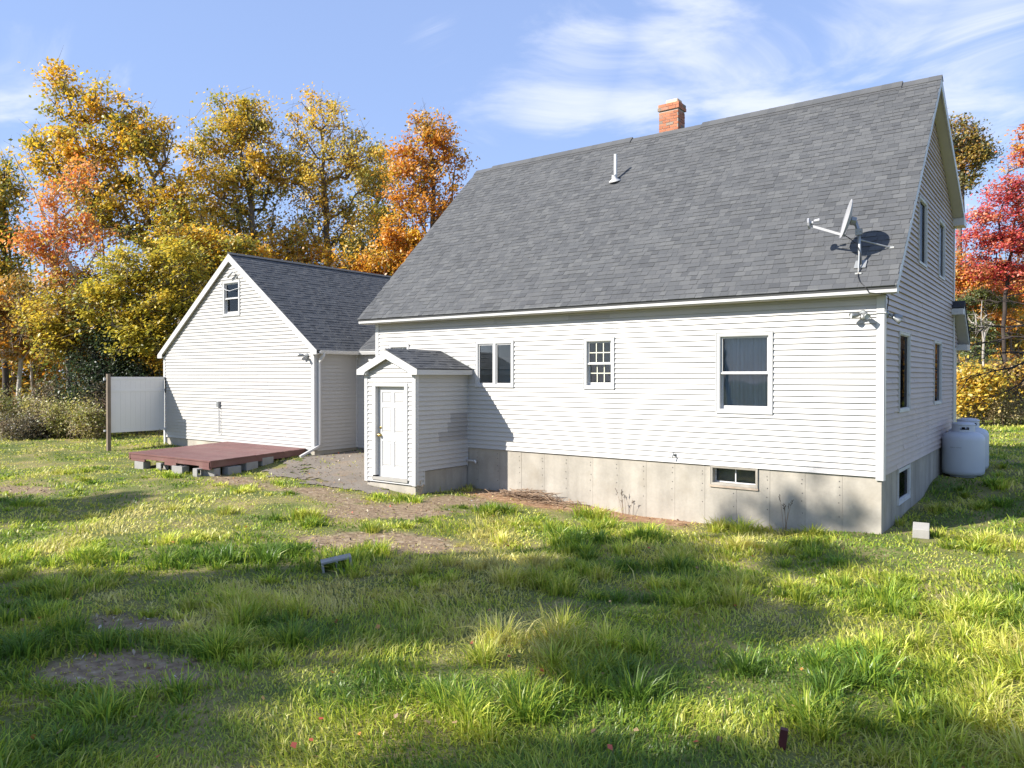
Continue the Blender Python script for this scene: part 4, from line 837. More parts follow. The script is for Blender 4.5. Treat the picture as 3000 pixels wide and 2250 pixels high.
# gas tanks
def tank(x, y, rz, label, text):
    z = z_at(x, y)-.02
    t = empty('gas_tank', (x, y, z), label, 'gas tank', 'white gas tanks beside the gable wall'); R = .435; H = 1.03
    mb = MB(); prof = [(.001, .045), (R*.55, .045), (R*.84, .06), (R*.96, .10), (R, .17), (R, H-.17), (R*.985, H-.11), (R*.92, H-.055), (R*.80, H-.012), (R*.60, H+.02), (R*.3, H+.038), (.001, H+.04)]
    mb.lathe(prof, (x, y, z), 40); mb.build('body', M['tank'], t, smooth=True)
    mb = MB(); mb.lathe([(R*.62, .0), (R*.62, .13), (R*.6, .13), (R*.6, .0)], (x, y, z), 28); mb.build('foot_ring', M['tank'], t, smooth=False)
    mb = MB(); rc = .235; h0, h1 = H+.005, H+.185
    n = 40
    slot = lambda a, h: False
    for q in range(n):
        a0, a1 = 2*math.pi*q/n+rz, 2*math.pi*(q+1)/n+rz
        def ring(r, z_, a): return (x+r*math.cos(a), y+r*math.sin(a), z+z_)
        lv = [h0, h0+.07, h0+.13, h1]
        for j in range(3):
            if j == 1 and (q % 20) in (0, 1, 2, 3, 4): continue
            mb.hexa([ring(rc-.008, lv[j], a0), ring(rc, lv[j], a0), ring(rc, lv[j], a1), ring(rc-.008, lv[j], a1), ring(rc-.008, lv[j+1], a0), ring(rc, lv[j+1], a0), ring(rc, lv[j+1], a1), ring(rc-.008, lv[j+1], a1)])
    col_ = mb.build('collar', M['tank'], t)
    mb = MB(); mb.lathe([(rc+.002, h1-.012), (rc+.010, h1-.004), (rc+.008, h1+.012), (rc*.9, h1+.035), (rc*.5, h1+.06), (.001, h1+.066)], (x, y, z), 32); mb.build('lid', M['tank'], t, smooth=True)
    mb = MB(); mb.tube([(x, y, z+H+.06), (x, y, z+H+.16)], .035, 10); mb.tube([(x-.06, y, z+H+.15), (x+.06, y, z+H+.15)], .02, 8); mb.build('valve', M['dark'], t)
    if text:
        mb = MB(); yb = math.atan2(CAM[1]-y, CAM[0]-x)
        w = [.030, .006, .022, .006, .016, .02, .022, .005, .018, .014, .02]; a = yb-.62
        for k, ww in enumerate(w):
            b = a+ww/R
            if k not in (3, 5): mb.hexa([(x+r*math.cos(q), y+r*math.sin(q), z+zz) for zz in (.70, .712) for q, r in ((a, R+.0005), (b, R+.0005), (b, R+.002), (a, R+.002))])
            a = b+.012
        mb.build('stencil_mark', M['grey_metal'], t)
    return t
tank(.45, 6.7, -1.75, 'nearer of the two white gas tanks, with small print on its side', True)
tank(.45, 7.62, -1.4, 'white gas tank standing partly hidden behind the other tank', False)
# stake, brush pile
p = un(2290, 2185, 'z', -.97); ob = MB().box(-.026, -.02, -.1, .026, .02, .15).build('stake', M['red']); ob.location = (p[0], p[1], z_at(p[0], p[1])); ob.rotation_euler = (.08, .12, .3); WLOC[ob.name] = np.array(ob.location); tag(ob, 'short dark red stake poking out of the shaded grass', 'stake')
mb = MB()
for k in range(170):
    x = random.gauss(-6.75, .55); y = -.32+random.gauss(0, .16); z = z_at(x, y)+.02+max(0, .20-abs(x+6.7)*.2)*random.random(); l = random.uniform(.2, .75); a = random.gauss(.15, .55); q = random.gauss(0, .16)
    d = np.array((math.cos(a), math.sin(a), q))*l/2; m_ = np.array((x, min(y, -.1), z)); b_ = np.array((random.gauss(0, .02), random.gauss(0, .02), random.gauss(0, .02))); t_ = random.uniform(.7, 1.25)
    mb.tube([m_-d, m_+b_, m_+d], [random.uniform(.004, .011), .006, .003], 5, (t_, t_, t_))
tag(mb.build('brush_pile', M['stick']), 'pile of dead brown sticks against the foundation near the entry', 'brush pile')

# ================================================================ VEGETATION
def mesh_np(name, v, faces, loop_tot, cols, mat, org, smooth=False):
    """v (n,3); faces flat vertex indices; loop_tot per-face sizes; cols per-face rgb"""
    me = bpy.data.meshes.new(name); v = np.asarray(v, np.float32)-np.asarray(org, np.float32)
    me.vertices.add(len(v)); me.vertices.foreach_set('co', v.ravel())
    me.loops.add(len(faces)); me.loops.foreach_set('vertex_index', faces.astype(np.int32))
    me.polygons.add(len(loop_tot)); st = np.concatenate([[0], np.cumsum(loop_tot)[:-1]]).astype(np.int32)
    me.polygons.foreach_set('loop_start', st); me.polygons.foreach_set('loop_total', loop_tot.astype(np.int32))
    me.update(calc_edges=True)
    a = me.attributes.new('col', 'FLOAT_COLOR', 'FACE'); c = np.ones((len(loop_tot), 4), np.float32); c[:, :3] = cols; a.data.foreach_set('color', c.ravel())
    if smooth: me.polygons.foreach_set('use_smooth', [True]*len(loop_tot))
    me.materials.append(mat); return me
def unit(a): return a/(np.linalg.norm(a, axis=-1, keepdims=True)+1e-9)
def leaf_mesh(name, c, size, cols, mat, org, up=.25, aspect=.62, face=None):
    n = len(c); nr = rng.normal(size=(n, 3)); nr[:, 2] += up*2
    if face is not None: nr += face
    nr = unit(nr); t = unit(np.cross(nr, rng.normal(size=(n, 3)))); b = np.cross(nr, t); s = size[:, None]
    v = np.stack([c-t*s*.55, c-b*s*.5*aspect+t*s*.05+nr*s*.10, c+t*s*.5, c+b*s*.5*aspect+t*s*.05+nr*s*.10], 1).reshape(-1, 3)
    return mesh_np(name, v, np.arange(4*n), np.full(n, 4), cols, mat, org)
def seg_tubes(P, Q, r0, r1, n=5):
    P = np.asarray(P, float); Q = np.asarray(Q, float); t = unit(Q-P); ref = np.where(np.abs(t[:, 2:3]) < .9, np.array([[0, 0, 1.]]), np.array([[1., 0, 0]]))
    a = unit(np.cross(t, ref)); b = np.cross(t, a); w = np.arange(n)*2*math.pi/n
    ca = np.cos(w)[None, :, None]; sa = np.sin(w)[None, :, None]
    R0 = P[:, None]+np.asarray(r0)[:, None, None]*(a[:, None]*ca+b[:, None]*sa); R1 = (Q+t*.02)[:, None]+np.asarray(r1)[:, None, None]*(a[:, None]*ca+b[:, None]*sa)
    v = np.concatenate([R0, R1], 1).reshape(-1, 3); m = len(P); base = (np.arange(m)*2*n)[:, None, None]
    q = np.arange(n); f = np.stack([q, (q+1) % n, (q+1) % n+n, q+n], -1)[None]+base
    return v, f.reshape(-1), np.full(m*n, 4)
def pal_pick(pal, n):
    w = np.array([p[3] for p in pal], float); i = rng.choice(len(pal), n, p=w/w.sum()); return np.array([p[:3] for p in pal])[i]
def make_tree(name, label, group, path, lobes, pal, clumps=150, per=65, leaf=.16, cr=.55, r_base=.16, bark='bark', cat='tree', twigs=3, lobe_pal=None, bare=False, flat=.75, up=.2, inner=None, leafmat='leaf'):
    """path: trunk points from the ground; lobes: (x,y,z,rx,ry,rz) ellipsoids that the crown fills"""
    path = [np.array(p, float) for p in path]; base = path[0]
    t = empty(name, tuple(base), label, cat, group)
    pos = []; par = []
    for k in range(len(path)-1):                                       # trunk nodes
        m = max(1, int(np.linalg.norm(path[k+1]-path[k])/.7))
        for j in range(m):
            p = lerp(path[k], path[k+1], j/m)+(rng.normal(size=3)*[.05, .05, 0] if (k or j) else 0); pos.append(p); par.append(len(pos)-2 if pos[:-1] else -1)
    pos.append(path[-1]); par.append(len(pos)-2); ntr = len(pos)
    L_ = np.array(lobes, float); vol = L_[:, 3]*L_[:, 4]*L_[:, 5]; vol = vol**.8; li = rng.choice(len(L_), clumps, p=vol/vol.sum())
    d = unit(rng.normal(size=(clumps, 3))); rad = rng.random(clumps)**.42
    cen = L_[li, :3]+d*rad[:, None]*L_[li, 3:]
    cen[:, 2] = np.maximum(cen[:, 2], base[2]+.25)
    order = np.argsort(np.linalg.norm(cen[:, :2]-np.array(path[len(path)//2])[:2], axis=1)+.25*cen[:, 2])
    tips = []
    P_ = np.zeros((ntr+clumps*9, 3)); P_[:ntr] = pos; cnt = ntr; par = par+[0]*(clumps*9)
    for c in order:
        p = cen[c]; D = p-P_[:cnt]; dist = np.linalg.norm(D, axis=1)
        cost = dist+1.3*np.maximum(0, .35*np.linalg.norm(D[:, :2], axis=1)-D[:, 2]); cost[:1] += 50
        low = P_[:cnt, 2] < base[2]+.12*(p[2]-base[2]); cost[low] += 3
        k = int(np.argmin(cost)); a = P_[k]; m = int(np.clip(dist[k]/.65, 1, 8)); prev = k
        bend = rng.normal(size=3)*.10*dist[k]; bend[2] += .06*dist[k]
        for j in range(1, m+1):
            s = j/m; q = lerp(a, p, s)+bend*math.sin(math.pi*s); P_[cnt] = q; par[cnt] = prev; prev = cnt; cnt += 1
        tips.append(prev)
    P_ = P_[:cnt]; par = np.array(par[:cnt]); w = np.zeros(cnt); w[tips] = 1
    for k in range(cnt-1, 0, -1): w[par[k]] += w[k]
    w = np.maximum(w, .6); r = r_base*(w/w[0])**.47; r = np.maximum(r, .009)
    r[:ntr] = np.maximum(r[:ntr], r_base*np.linspace(1, .22, ntr))
    i = np.arange(1, cnt); a_, b_ = P_[par[i]], P_[i]; ra = np.minimum(r[par[i]], r[i]*1.5); ra[:ntr-1] = r[par[i]][:ntr-1]
    # fine twigs
    ta = np.repeat(P_[tips], twigs, 0); tb = ta+rng.normal(size=ta.shape)*cr*.8
    v, f, lt = seg_tubes(np.concatenate([a_, ta]), np.concatenate([b_, tb]), np.concatenate([ra, np.full(len(ta), .008)]), np.concatenate([r[i], np.full(len(ta), .003)]))
    tn = rng.uniform(.75, 1.25, len(lt))[:, None]
    link('trunk', mesh_np('trunk', v, f, lt, np.repeat(tn, 3, 1), M[bark], base, True), t, base)
    if not bare:
        wt = rng.gamma(1.6, 1.0, clumps)+.12; n = clumps*per; ci = np.sort(rng.choice(clumps, n, p=wt/wt.sum()))
        rr = cr*(.6+.8*rng.random(clumps))[ci]
        g = rng.normal(size=(n, 3))*np.array([.55, .55, .55*flat]); c = cen[ci]+g*rr[:, None]
        c[:, 2] = np.maximum(c[:, 2], base[2]+.05)
        cc = pal_pick(pal, clumps)
        if lobe_pal:
            for k, pl in lobe_pal.items():
                s = li == k; cc[s] = pal_pick(pl, int(s.sum()))
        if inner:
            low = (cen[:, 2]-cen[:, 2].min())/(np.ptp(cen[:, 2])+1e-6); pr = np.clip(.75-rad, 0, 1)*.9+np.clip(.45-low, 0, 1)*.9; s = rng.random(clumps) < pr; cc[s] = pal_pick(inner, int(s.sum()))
        col_ = cc[ci]*(1-.25*rng.random((n, 1))); mix = rng.random(n) < .28; col_[mix] = pal_pick(pal, int(mix.sum()))*.9
        col_ *= rng.uniform(.85, 1.35, (n, 1)); col_ = np.minimum(col_, .93)
        sz = leaf*rng.uniform(.6, 1.25, n)
        link('crown', leaf_mesh('crown', c, sz, col_, M[leafmat], base, up=up, face=-SUN*1.1), t, base)
    return t
YEL = [(.84, .55, .045, 3), (.78, .42, .035, 2), (.64, .50, .055, 2), (.36, .33, .045, 1.1)]
ORA = [(.74, .33, .03, 3), (.70, .41, .05, 2.2), (.60, .23, .025, 1.4), (.42, .28, .045, .6)]
OLV = [(.58, .46, .055, 3), (.76, .50, .055, 2.6), (.33, .32, .05, 1.4), (.82, .52, .05, 2.2)]
GRY = [(.60, .50, .06, 2.5), (.74, .55, .06, 2), (.38, .36, .05, 2), (.18, .19, .04, .9)]
GRN = [(.14, .18, .04, 2), (.22, .24, .045, 2), (.085, .12, .035, 1.5), (.45, .39, .07, .6)]
CON = [(.035, .065, .028, 2), (.055, .09, .035, 2), (.08, .105, .035, 1)]
REDO = [(.76, .26, .06, 3), (.78, .38, .07, 2.8), (.66, .17, .055, 1.2), (.74, .50, .07, 1.4)]
RED = [(.66, .10, .085, 3), (.72, .20, .10, 2), (.48, .05, .07, 1.6), (.74, .32, .14, 1.0)]
BRN = [(.38, .23, .06, 2), (.54, .32, .055, 2), (.24, .15, .05, 1.2), (.28, .24, .055, 1.2)]
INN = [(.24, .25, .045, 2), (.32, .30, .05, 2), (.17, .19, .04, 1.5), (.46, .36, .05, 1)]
def lob(d, *ps):
    out = []
    for q in ps:
        px, py, rx, ry = q[:4]; dd = d+(q[4] if len(q) > 4 else 0); c = at(px, py, dd); out.append((c[0], c[1], c[2], rx*1.13*dd/FPX, rx*1.13*dd/FPX, ry*1.06*dd/FPX))
    return out
def gp_(px, d):
    c = at(px, 1200, d); return np.array((c[0], c[1], z_at(c[0], c[1])-.08))
def trunk_px(d, *ps):
    return [gp_(ps[0][0], d)]+[at(x, y, d) for x, y in ps[1:]]
BK = 'trees along the far edge of the yard'
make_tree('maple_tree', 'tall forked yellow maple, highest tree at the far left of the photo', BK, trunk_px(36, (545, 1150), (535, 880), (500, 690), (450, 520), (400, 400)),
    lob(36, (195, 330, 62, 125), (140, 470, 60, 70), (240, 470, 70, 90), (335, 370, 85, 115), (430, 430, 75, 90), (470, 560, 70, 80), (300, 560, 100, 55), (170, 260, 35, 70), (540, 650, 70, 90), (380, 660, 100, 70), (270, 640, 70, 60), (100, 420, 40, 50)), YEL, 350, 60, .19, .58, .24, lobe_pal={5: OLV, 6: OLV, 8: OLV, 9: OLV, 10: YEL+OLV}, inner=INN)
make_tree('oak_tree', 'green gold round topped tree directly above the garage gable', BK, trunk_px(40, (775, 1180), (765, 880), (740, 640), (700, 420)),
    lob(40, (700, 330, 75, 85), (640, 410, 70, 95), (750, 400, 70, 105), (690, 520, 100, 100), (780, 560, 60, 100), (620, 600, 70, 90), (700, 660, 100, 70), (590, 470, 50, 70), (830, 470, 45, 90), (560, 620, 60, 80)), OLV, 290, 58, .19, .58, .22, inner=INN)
make_tree('poplar_tree', 'thin leaved golden tree with sky showing through, between garage and orange tree', BK, trunk_px(41, (975, 1180), (968, 850), (955, 600), (940, 380)),
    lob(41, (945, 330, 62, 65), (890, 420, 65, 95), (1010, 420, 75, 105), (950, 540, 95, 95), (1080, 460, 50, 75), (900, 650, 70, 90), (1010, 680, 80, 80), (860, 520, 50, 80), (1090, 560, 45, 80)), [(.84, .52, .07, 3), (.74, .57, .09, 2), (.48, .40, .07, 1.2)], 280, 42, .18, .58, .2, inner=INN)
make_tree('beech_tree', 'dark olive tree behind the golden and orange trees', BK, trunk_px(45, (1110, 1180), (1110, 800), (1105, 560)), lob(45, (1100, 560, 60, 120), (1140, 680, 70, 110), (1060, 720, 70, 100)), OLV[:3]+GRN[:2], 150, 60, .20, .65, .16)
make_tree('maple_tree', 'bright orange maple just left of the main house roof', BK, trunk_px(38, (1262, 1180), (1262, 800), (1268, 560), (1268, 400)),
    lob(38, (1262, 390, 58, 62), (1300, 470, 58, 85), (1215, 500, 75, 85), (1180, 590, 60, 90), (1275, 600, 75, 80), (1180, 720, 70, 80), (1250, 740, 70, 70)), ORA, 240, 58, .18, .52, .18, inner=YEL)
make_tree('maple_tree', 'red orange maple with pale leaning trunk at the left side', BK, trunk_px(31, (285, 1200), (262, 960), (215, 800), (160, 690), (95, 560), (40, 455)),
    lob(31, (170, 610, 48, 60), (235, 530, 48, 60), (120, 700, 52, 45), (210, 700, 65, 60), (190, 800, 60, 50), (280, 690, 50, 50)), REDO, 115, 44, .15, .46, .13, 'palebark', lobe_pal={6: YEL})
make_tree('aspen_tree', 'dim olive tree cut off by the left edge of the photo', BK, trunk_px(42, (20, 1150), (15, 800), (10, 560)), lob(42, (5, 560, 60, 110), (-60, 640, 80, 120), (40, 720, 60, 90), (-30, 820, 90, 80)), OLV+GRN[:2], 220, 60, .2, .7, .17, 'darkbark')
make_tree('beech_tree', 'broad yellow green beech filling the space left of the garage roof', BK, trunk_px(30, (520, 1200), (505, 1000), (480, 860)),
    lob(30, (420, 800, 95, 70), (520, 770, 80, 70), (340, 880, 90, 70), (470, 900, 100, 75), (570, 880, 70, 80), (380, 980, 90, 60), (500, 1010, 80, 55)), GRY, 300, 62, .17, .48, .13, up=.7, flat=.55)
make_tree('beech_tree', 'yellow green sapling grove tree left of the dark hollow', BK, trunk_px(31, (200, 1200), (205, 1000), (210, 880)), lob(31, (230, 860, 80, 60), (160, 930, 90, 70), (290, 960, 80, 60), (210, 1010, 90, 50)), GRY+BRN[:2], 190, 56, .16, .48, .1, up=.6, flat=.6)
make_tree('birch_tree', 'russet young tree low at the left edge', BK, trunk_px(32, (60, 1200), (55, 1000), (50, 860)), lob(32, (40, 880, 75, 60), (-40, 930, 80, 80), (100, 960, 70, 60), (20, 1010, 90, 50)), BRN+ORA[:1], 170, 52, .16, .5, .09, 'palebark')
make_tree('hemlock_tree', 'dark green hemlock in the shady hollow behind the privacy panel', BK, trunk_px(30.5, (300, 1230), (300, 1100), (300, 960)), lob(30.5, (300, 1000, 60, 60), (270, 1080, 80, 60), (350, 1090, 80, 60), (300, 1150, 100, 45)), CON, 150, 90, .11, .42, .1, 'darkbark')
make_tree('hemlock_tree', 'second dark green hemlock closer to the garage corner', BK, trunk_px(31, (410, 1230), (410, 1080)), lob(31, (410, 1060, 55, 60), (440, 1130, 60, 60), (380, 1150, 60, 50)), CON+GRN[:1], 100, 80, .11, .4, .08, 'darkbark')
make_tree('maple_tree', 'golden sapling beside the left eave of the garage', BK, trunk_px(31, (455, 1230), (450, 1090), (450, 1000)), lob(31, (450, 1000, 50, 60), (420, 950, 50, 50), (470, 1080, 40, 60)), YEL[:2]+OLV[:2], 90, 52, .15, .42, .06)
make_tree('beech_tree', 'golden brown tree rising just behind the garage ridge', BK, trunk_px(39, (850, 1180), (850, 900), (850, 760)), lob(39, (850, 740, 90, 60), (760, 780, 80, 60), (950, 780, 90, 55), (860, 830, 120, 50)), OLV+ORA[:2], 190, 60, .18, .55, .12)
make_tree('beech_tree', 'low golden tree between the garage roof and the house roof', BK, trunk_px(39, (1130, 1180), (1130, 900), (1120, 800)), lob(39, (1120, 790, 80, 50), (1050, 800, 70, 45), (1190, 800, 60, 50), (1120, 850, 120, 45)), ORA[:2]+YEL[:2]+GRN[:1], 160, 58, .18, .52, .11)
make_tree('maple_tree', 'yellow green maple standing in front of the forked maple, above the garage left eave', BK, trunk_px(33, (640, 1180), (630, 900), (600, 760)),
    lob(33, (600, 740, 85, 70), (500, 720, 80, 60), (670, 800, 70, 70), (560, 820, 90, 60), (720, 740, 60, 60)), GRY+YEL[:2], 220, 60, .17, .52, .13, up=.5, flat=.6)
make_tree('pine_tree', 'dark pine behind the forked maple', BK, trunk_px(44, (600, 1180), (600, 860), (600, 640)), lob(44, (600, 760, 70, 120), (600, 880, 95, 70)), CON+GRN[:2], 150, 80, .16, .6, .15, 'darkbark')
# right of the house
RB = 'trees behind the right end of the house'
make_tree('maple_tree', 'green and gold tree showing over the gable roof edge at right', RB, trunk_px(46, (2800, 1180), (2805, 800), (2820, 480)), lob(46, (2835, 400, 40, 60), (2870, 450, 48, 45), (2810, 480, 60, 80), (2820, 540, 45, 40), (2780, 420, 50, 70)), [(.45, .30, .045, 2), (.20, .19, .04, 2.2), (.12, .13, .035, 1.4), (.52, .25, .05, 1)], 150, 55, .19, .55, .16)
make_tree('maple_tree', 'red maple at the right edge of the photo', RB, trunk_px(40, (2945, 1150), (2940, 960), (2952, 780), (2990, 560)), lob(40, (3010, 450, 60, 75), (2960, 560, 60, 40), (3040, 560, 70, 60), (2880, 640, 55, 35), (2990, 640, 65, 45), (2850, 700, 45, 35), (2930, 720, 70, 45), (3040, 700, 70, 60), (3000, 800, 80, 45), (2880, 780, 55, 35)), RED, 330, 52, .17, .5, .10, 'darkbark', lobe_pal={0: REDO}, up=.7, flat=.5)
make_tree('maple_tree', 'orange maple low beside the gable wall at right', RB, trunk_px(43, (2830, 1160), (2832, 980), (2838, 830)), lob(43, (2830, 790, 50, 50), (2880, 830, 60, 50), (2810, 870, 50, 50), (2920, 880, 50, 40)), ORA+REDO[:1], 130, 56, .18, .5, .12)
make_tree('fir_tree', 'green fir with horizontal boughs at the right', RB, trunk_px(42, (2890, 1150), (2890, 1000), (2888, 860)), lob(42, (2860, 880, 60, 25), (2920, 890, 45, 22), (2860, 960, 50, 50), (2880, 1050, 55, 50)), [(.16, .20, .035, 2), (.09, .13, .03, 2), (.24, .25, .05, 1)], 110, 75, .13, .45, .1, flat=.4)
make_tree('dead_birch', 'bare pale birch trunk standing among the yellow trees at right', RB, trunk_px(37, (2881, 1150), (2880, 1000), (2877, 880)), lob(37, (2860, 930, 25, 25), (2890, 960, 25, 30)), YEL, 14, 10, .14, .4, .055, 'palebark', bare=True)
for k, (px, py, d, rx, ry, pal, lb) in enumerate(((2862, 1115, 36.5, 38, 34, OLV, 'golden shrub hiding the foot of the pale birch'), (2945, 1110, 38, 42, 38, BRN, 'orange shrub hiding the foot of the red maple'), (3010, 1110, 38, 45, 42, OLV, 'yellow green shrub at the right edge behind the bare boughs'), (2820, 1100, 47, 45, 45, YEL, 'golden shrub at the foot of the wood beside the porch post'), (2880, 1120, 46, 50, 40, ORA, 'orange shrub at the foot of the wood by the pale birch'),
        (2950, 1125, 47, 55, 40, OLV, 'olive shrub at the foot of the wood under the leafless branches'), (2880, 900, 50, 60, 70, ORA, 'orange gold tree crown behind the pale birch trunk'), (2960, 820, 50, 60, 60, REDO, 'orange red tree crown behind the red maple trunk'), (2830, 1010, 50, 55, 75, YEL, 'yellow bushy tree right beside the gable wall'), (2920, 960, 52, 60, 70, GRY, 'yellow green bushy tree under the red maple'), (2985, 900, 54, 55, 70, YEL, 'golden tree behind the bare branches at the right edge'),
        (2900, 1080, 50, 70, 50, ORA, 'low orange yellow bush above the far lawn'), (2990, 1060, 51, 70, 60, YEL, 'low yellow bush behind the leafless branches'), (3070, 980, 52, 70, 120, GRY, 'yellow green tree just past the right edge'))):
    make_tree('young_tree', lb, RB, trunk_px(d, (px, 1160), (px, py+30), (px, py)), lob(d, (px, py, rx, ry), (px-30, py+50, rx*.8, ry*.6), (px+30, py+40, rx*.8, ry*.6)), pal, 130, 56, .19, .6, .1)
# leafless apple-like tree whose branches reach in from the right
tb = np.array((*at(3085, 1200, 22)[:2], 0)); tb[2] = z_at(tb[0], tb[1])-.1
lt_ = empty('leafless_tree', tuple(tb), 'dark leafless tree reaching bare branches in from the right edge', 'tree'); r_ = random.Random(5)
mb = MB(); stem = [tb, tb+(.05, .05, 1.1), at(3080, 1010, 22), at(3072, 900, 22), at(3060, 800, 22)]; mb.tube(stem, [.17, .14, .11, .075, .03], 9); mb.build('trunk', M['darkbark'], lt_, smooth=True)
def bough(p, q, r0, sag, lvl=0):
    n_ = 7; P = []; L_ = np.linalg.norm(q-p)
    for k in range(n_+1):
        t_ = k/n_; P.append(lerp(p, q, t_)+np.array((r_.gauss(0, .035), r_.gauss(0, .035), r_.gauss(0, .03)))*L_*.35*(0 < k < n_)+np.array((0, 0, sag*math.sin(math.pi*t_))))
    mb.tube(P, [r0*(1-.85*k/n_) for k in range(n_+1)], 5)
    if lvl < 2:
        for k in range(2, n_+1):
            for _ in range(2 if lvl == 0 else 1):
                d_ = unit(q-p)*r_.uniform(.4, 1.0)+np.array((r_.gauss(0, .5), r_.gauss(0, .5), r_.gauss(0, .38))); bough(P[k], P[k]+d_*L_*r_.uniform(.18, .34), r0*.42, r_.gauss(0, .03), lvl+1)
for (sx, sy, ex, ey, dd, r0, sag) in ((3076, 960, 2850, 962, 21.6, .042, .06), (3078, 985, 2835, 1012, 22.3, .038, .10), (3080, 1010, 2870, 1040, 21.2, .034, -.05), (3080, 1030, 2800, 1112, 22.4, .040, -.10), (3082, 1060, 2850, 1190, 21.8, .028, -.05), (3078, 1000, 2905, 1085, 23.0, .03, .08), (3072, 905, 2890, 880, 22.6, .03, .05), (3082, 1050, 2960, 1160, 21.0, .026, 0)):
    mb = MB(); bough(at(sx, sy, 22), at(ex, ey, dd), r0, sag); mb.build('bough', M['darkbark'], lt_)
# woods far behind
def woods(name, label, px0, px1, d0, d1, htop, n, pals):
    px = rng.uniform(px0, px1, n); d = rng.uniform(d0, d1, n); r = np.array([at(a, 1150, b) for a, b in zip(px, d)])
    gzv = gz(r[:, 0], r[:, 1]); hh = htop*(.45+.75*vnoise(px*.01, d*.2, 1.3)); z = gzv+hh*rng.random(n)
    c0 = np.stack([r[:, 0], r[:, 1], z], -1); per = 18; ci = np.repeat(np.arange(n), per)
    c = c0[ci]+rng.normal(size=(n*per, 3))*[.7, .7, .5]
    key = np.clip((vnoise(px*.013, d*.11, 1.0)*len(pals)), 0, len(pals)-.01).astype(int); cols = np.zeros((n, 3))
    for k in range(len(pals)): s = key == k; cols[s] = pal_pick(pals[k], int(s.sum()))
    col_ = cols[ci]*rng.uniform(.6, 1.15, (n*per, 1)); org = r.mean(0)
    t = empty(name, tuple(org), label, 'woods'); t['kind'] = 'stuff'
    o = link('foliage', leaf_mesh('foliage', c, .31*rng.uniform(.6, 1.2, n*per), col_, M['leaf'], org, face=-SUN*1.1), t, org); o['kind'] = 'stuff'
    m = 140; px = rng.uniform(px0, px1, m); d = rng.uniform(d0, d1, m); r = np.array([at(a, 1150, b) for a, b in zip(px, d)]); g = gz(r[:, 0], r[:, 1]); h = htop*rng.uniform(.7, 1.5, m)
    P = np.stack([r[:, 0], r[:, 1], g-.1], -1); Q = P+np.stack([rng.normal(size=m)*.5, rng.normal(size=m)*.5, h], -1)
    v, f, lt = seg_tubes(P, Q, rng.uniform(.06, .15, m), np.full(m, .03)); o = link('trunks', mesh_np('trunks', v, f, lt, np.ones((len(lt), 3))*rng.uniform(.7, 2.2, (len(lt), 1)), M['bark'], org), t, org); o['kind'] = 'stuff'
woods('woods', 'mixed autumn woods far behind the garage', -700, 1330, 44, 60, 9.5, 5200, [OLV, YEL, GRN, ORA, OLV])
woods('woods', 'yellow autumn woods across the far field on the right', 2700, 3900, 57, 72, 10.0, 4200, [YEL, OLV, ORA, GRN])
# weeds along the wood edge
WP = [(.46, .41, .10, 2), (.34, .36, .09, 2), (.52, .45, .20, 1.5), (.18, .22, .06, 1.2), (.56, .48, .33, .8)]
TAN = [(.52, .42, .20, 2), (.42, .36, .14, 2), (.34, .33, .10, 1)]
WB = [(.09, .085, .045, 2), (.14, .12, .06, 2), (.20, .16, .08, 1), (.28, .25, .16, .7)]
for k, (px, py, d, rx, ry, pal, lb) in enumerate(((20, 1200, 29.5, 60, 45, WP, 'tall yellow weeds at the left edge of the lawn'), (110, 1215, 29, 50, 42, WP, 'pale goldenrod clump second from the left edge of the lawn'), (185, 1225, 28.5, 45, 38, WP, 'grey green weeds in front of the dark hollow'), (255, 1230, 28, 40, 36, WP, 'yellowish weed clump left of the wooden post'),
        (60, 1250, 28, 60, 25, WB, 'dull brown weeds low at the lawn edge'), (300, 1180, 29.5, 45, 60, WB, 'dark dead looking bush behind the wooden post'), (400, 1200, 30, 60, 50, WB, 'dark bush behind the white privacy panel'), (160, 1170, 30.5, 60, 50, WB, 'dark bush behind the goldenrod'), (2830, 1188, 37, 38, 16, TAN, 'pale tan tall grass beside the rear gas tank'), (2910, 1190, 36.5, 48, 15, TAN, 'pale tan tall grass under the pale birch'), (2990, 1188, 37, 45, 17, TAN, 'pale tan tall grass at the right edge'))):
    c = gp_(px, d); make_tree('weed_clump', lb, 'weeds along the wood edge', [c, c+np.array((0, 0, .5))], lob(d, (px, py, rx, ry), (px+20, py+25, rx, ry*.6)), pal, 80, 60, .085, .32, .03, 'stick', cat='weeds', flat=1.2)
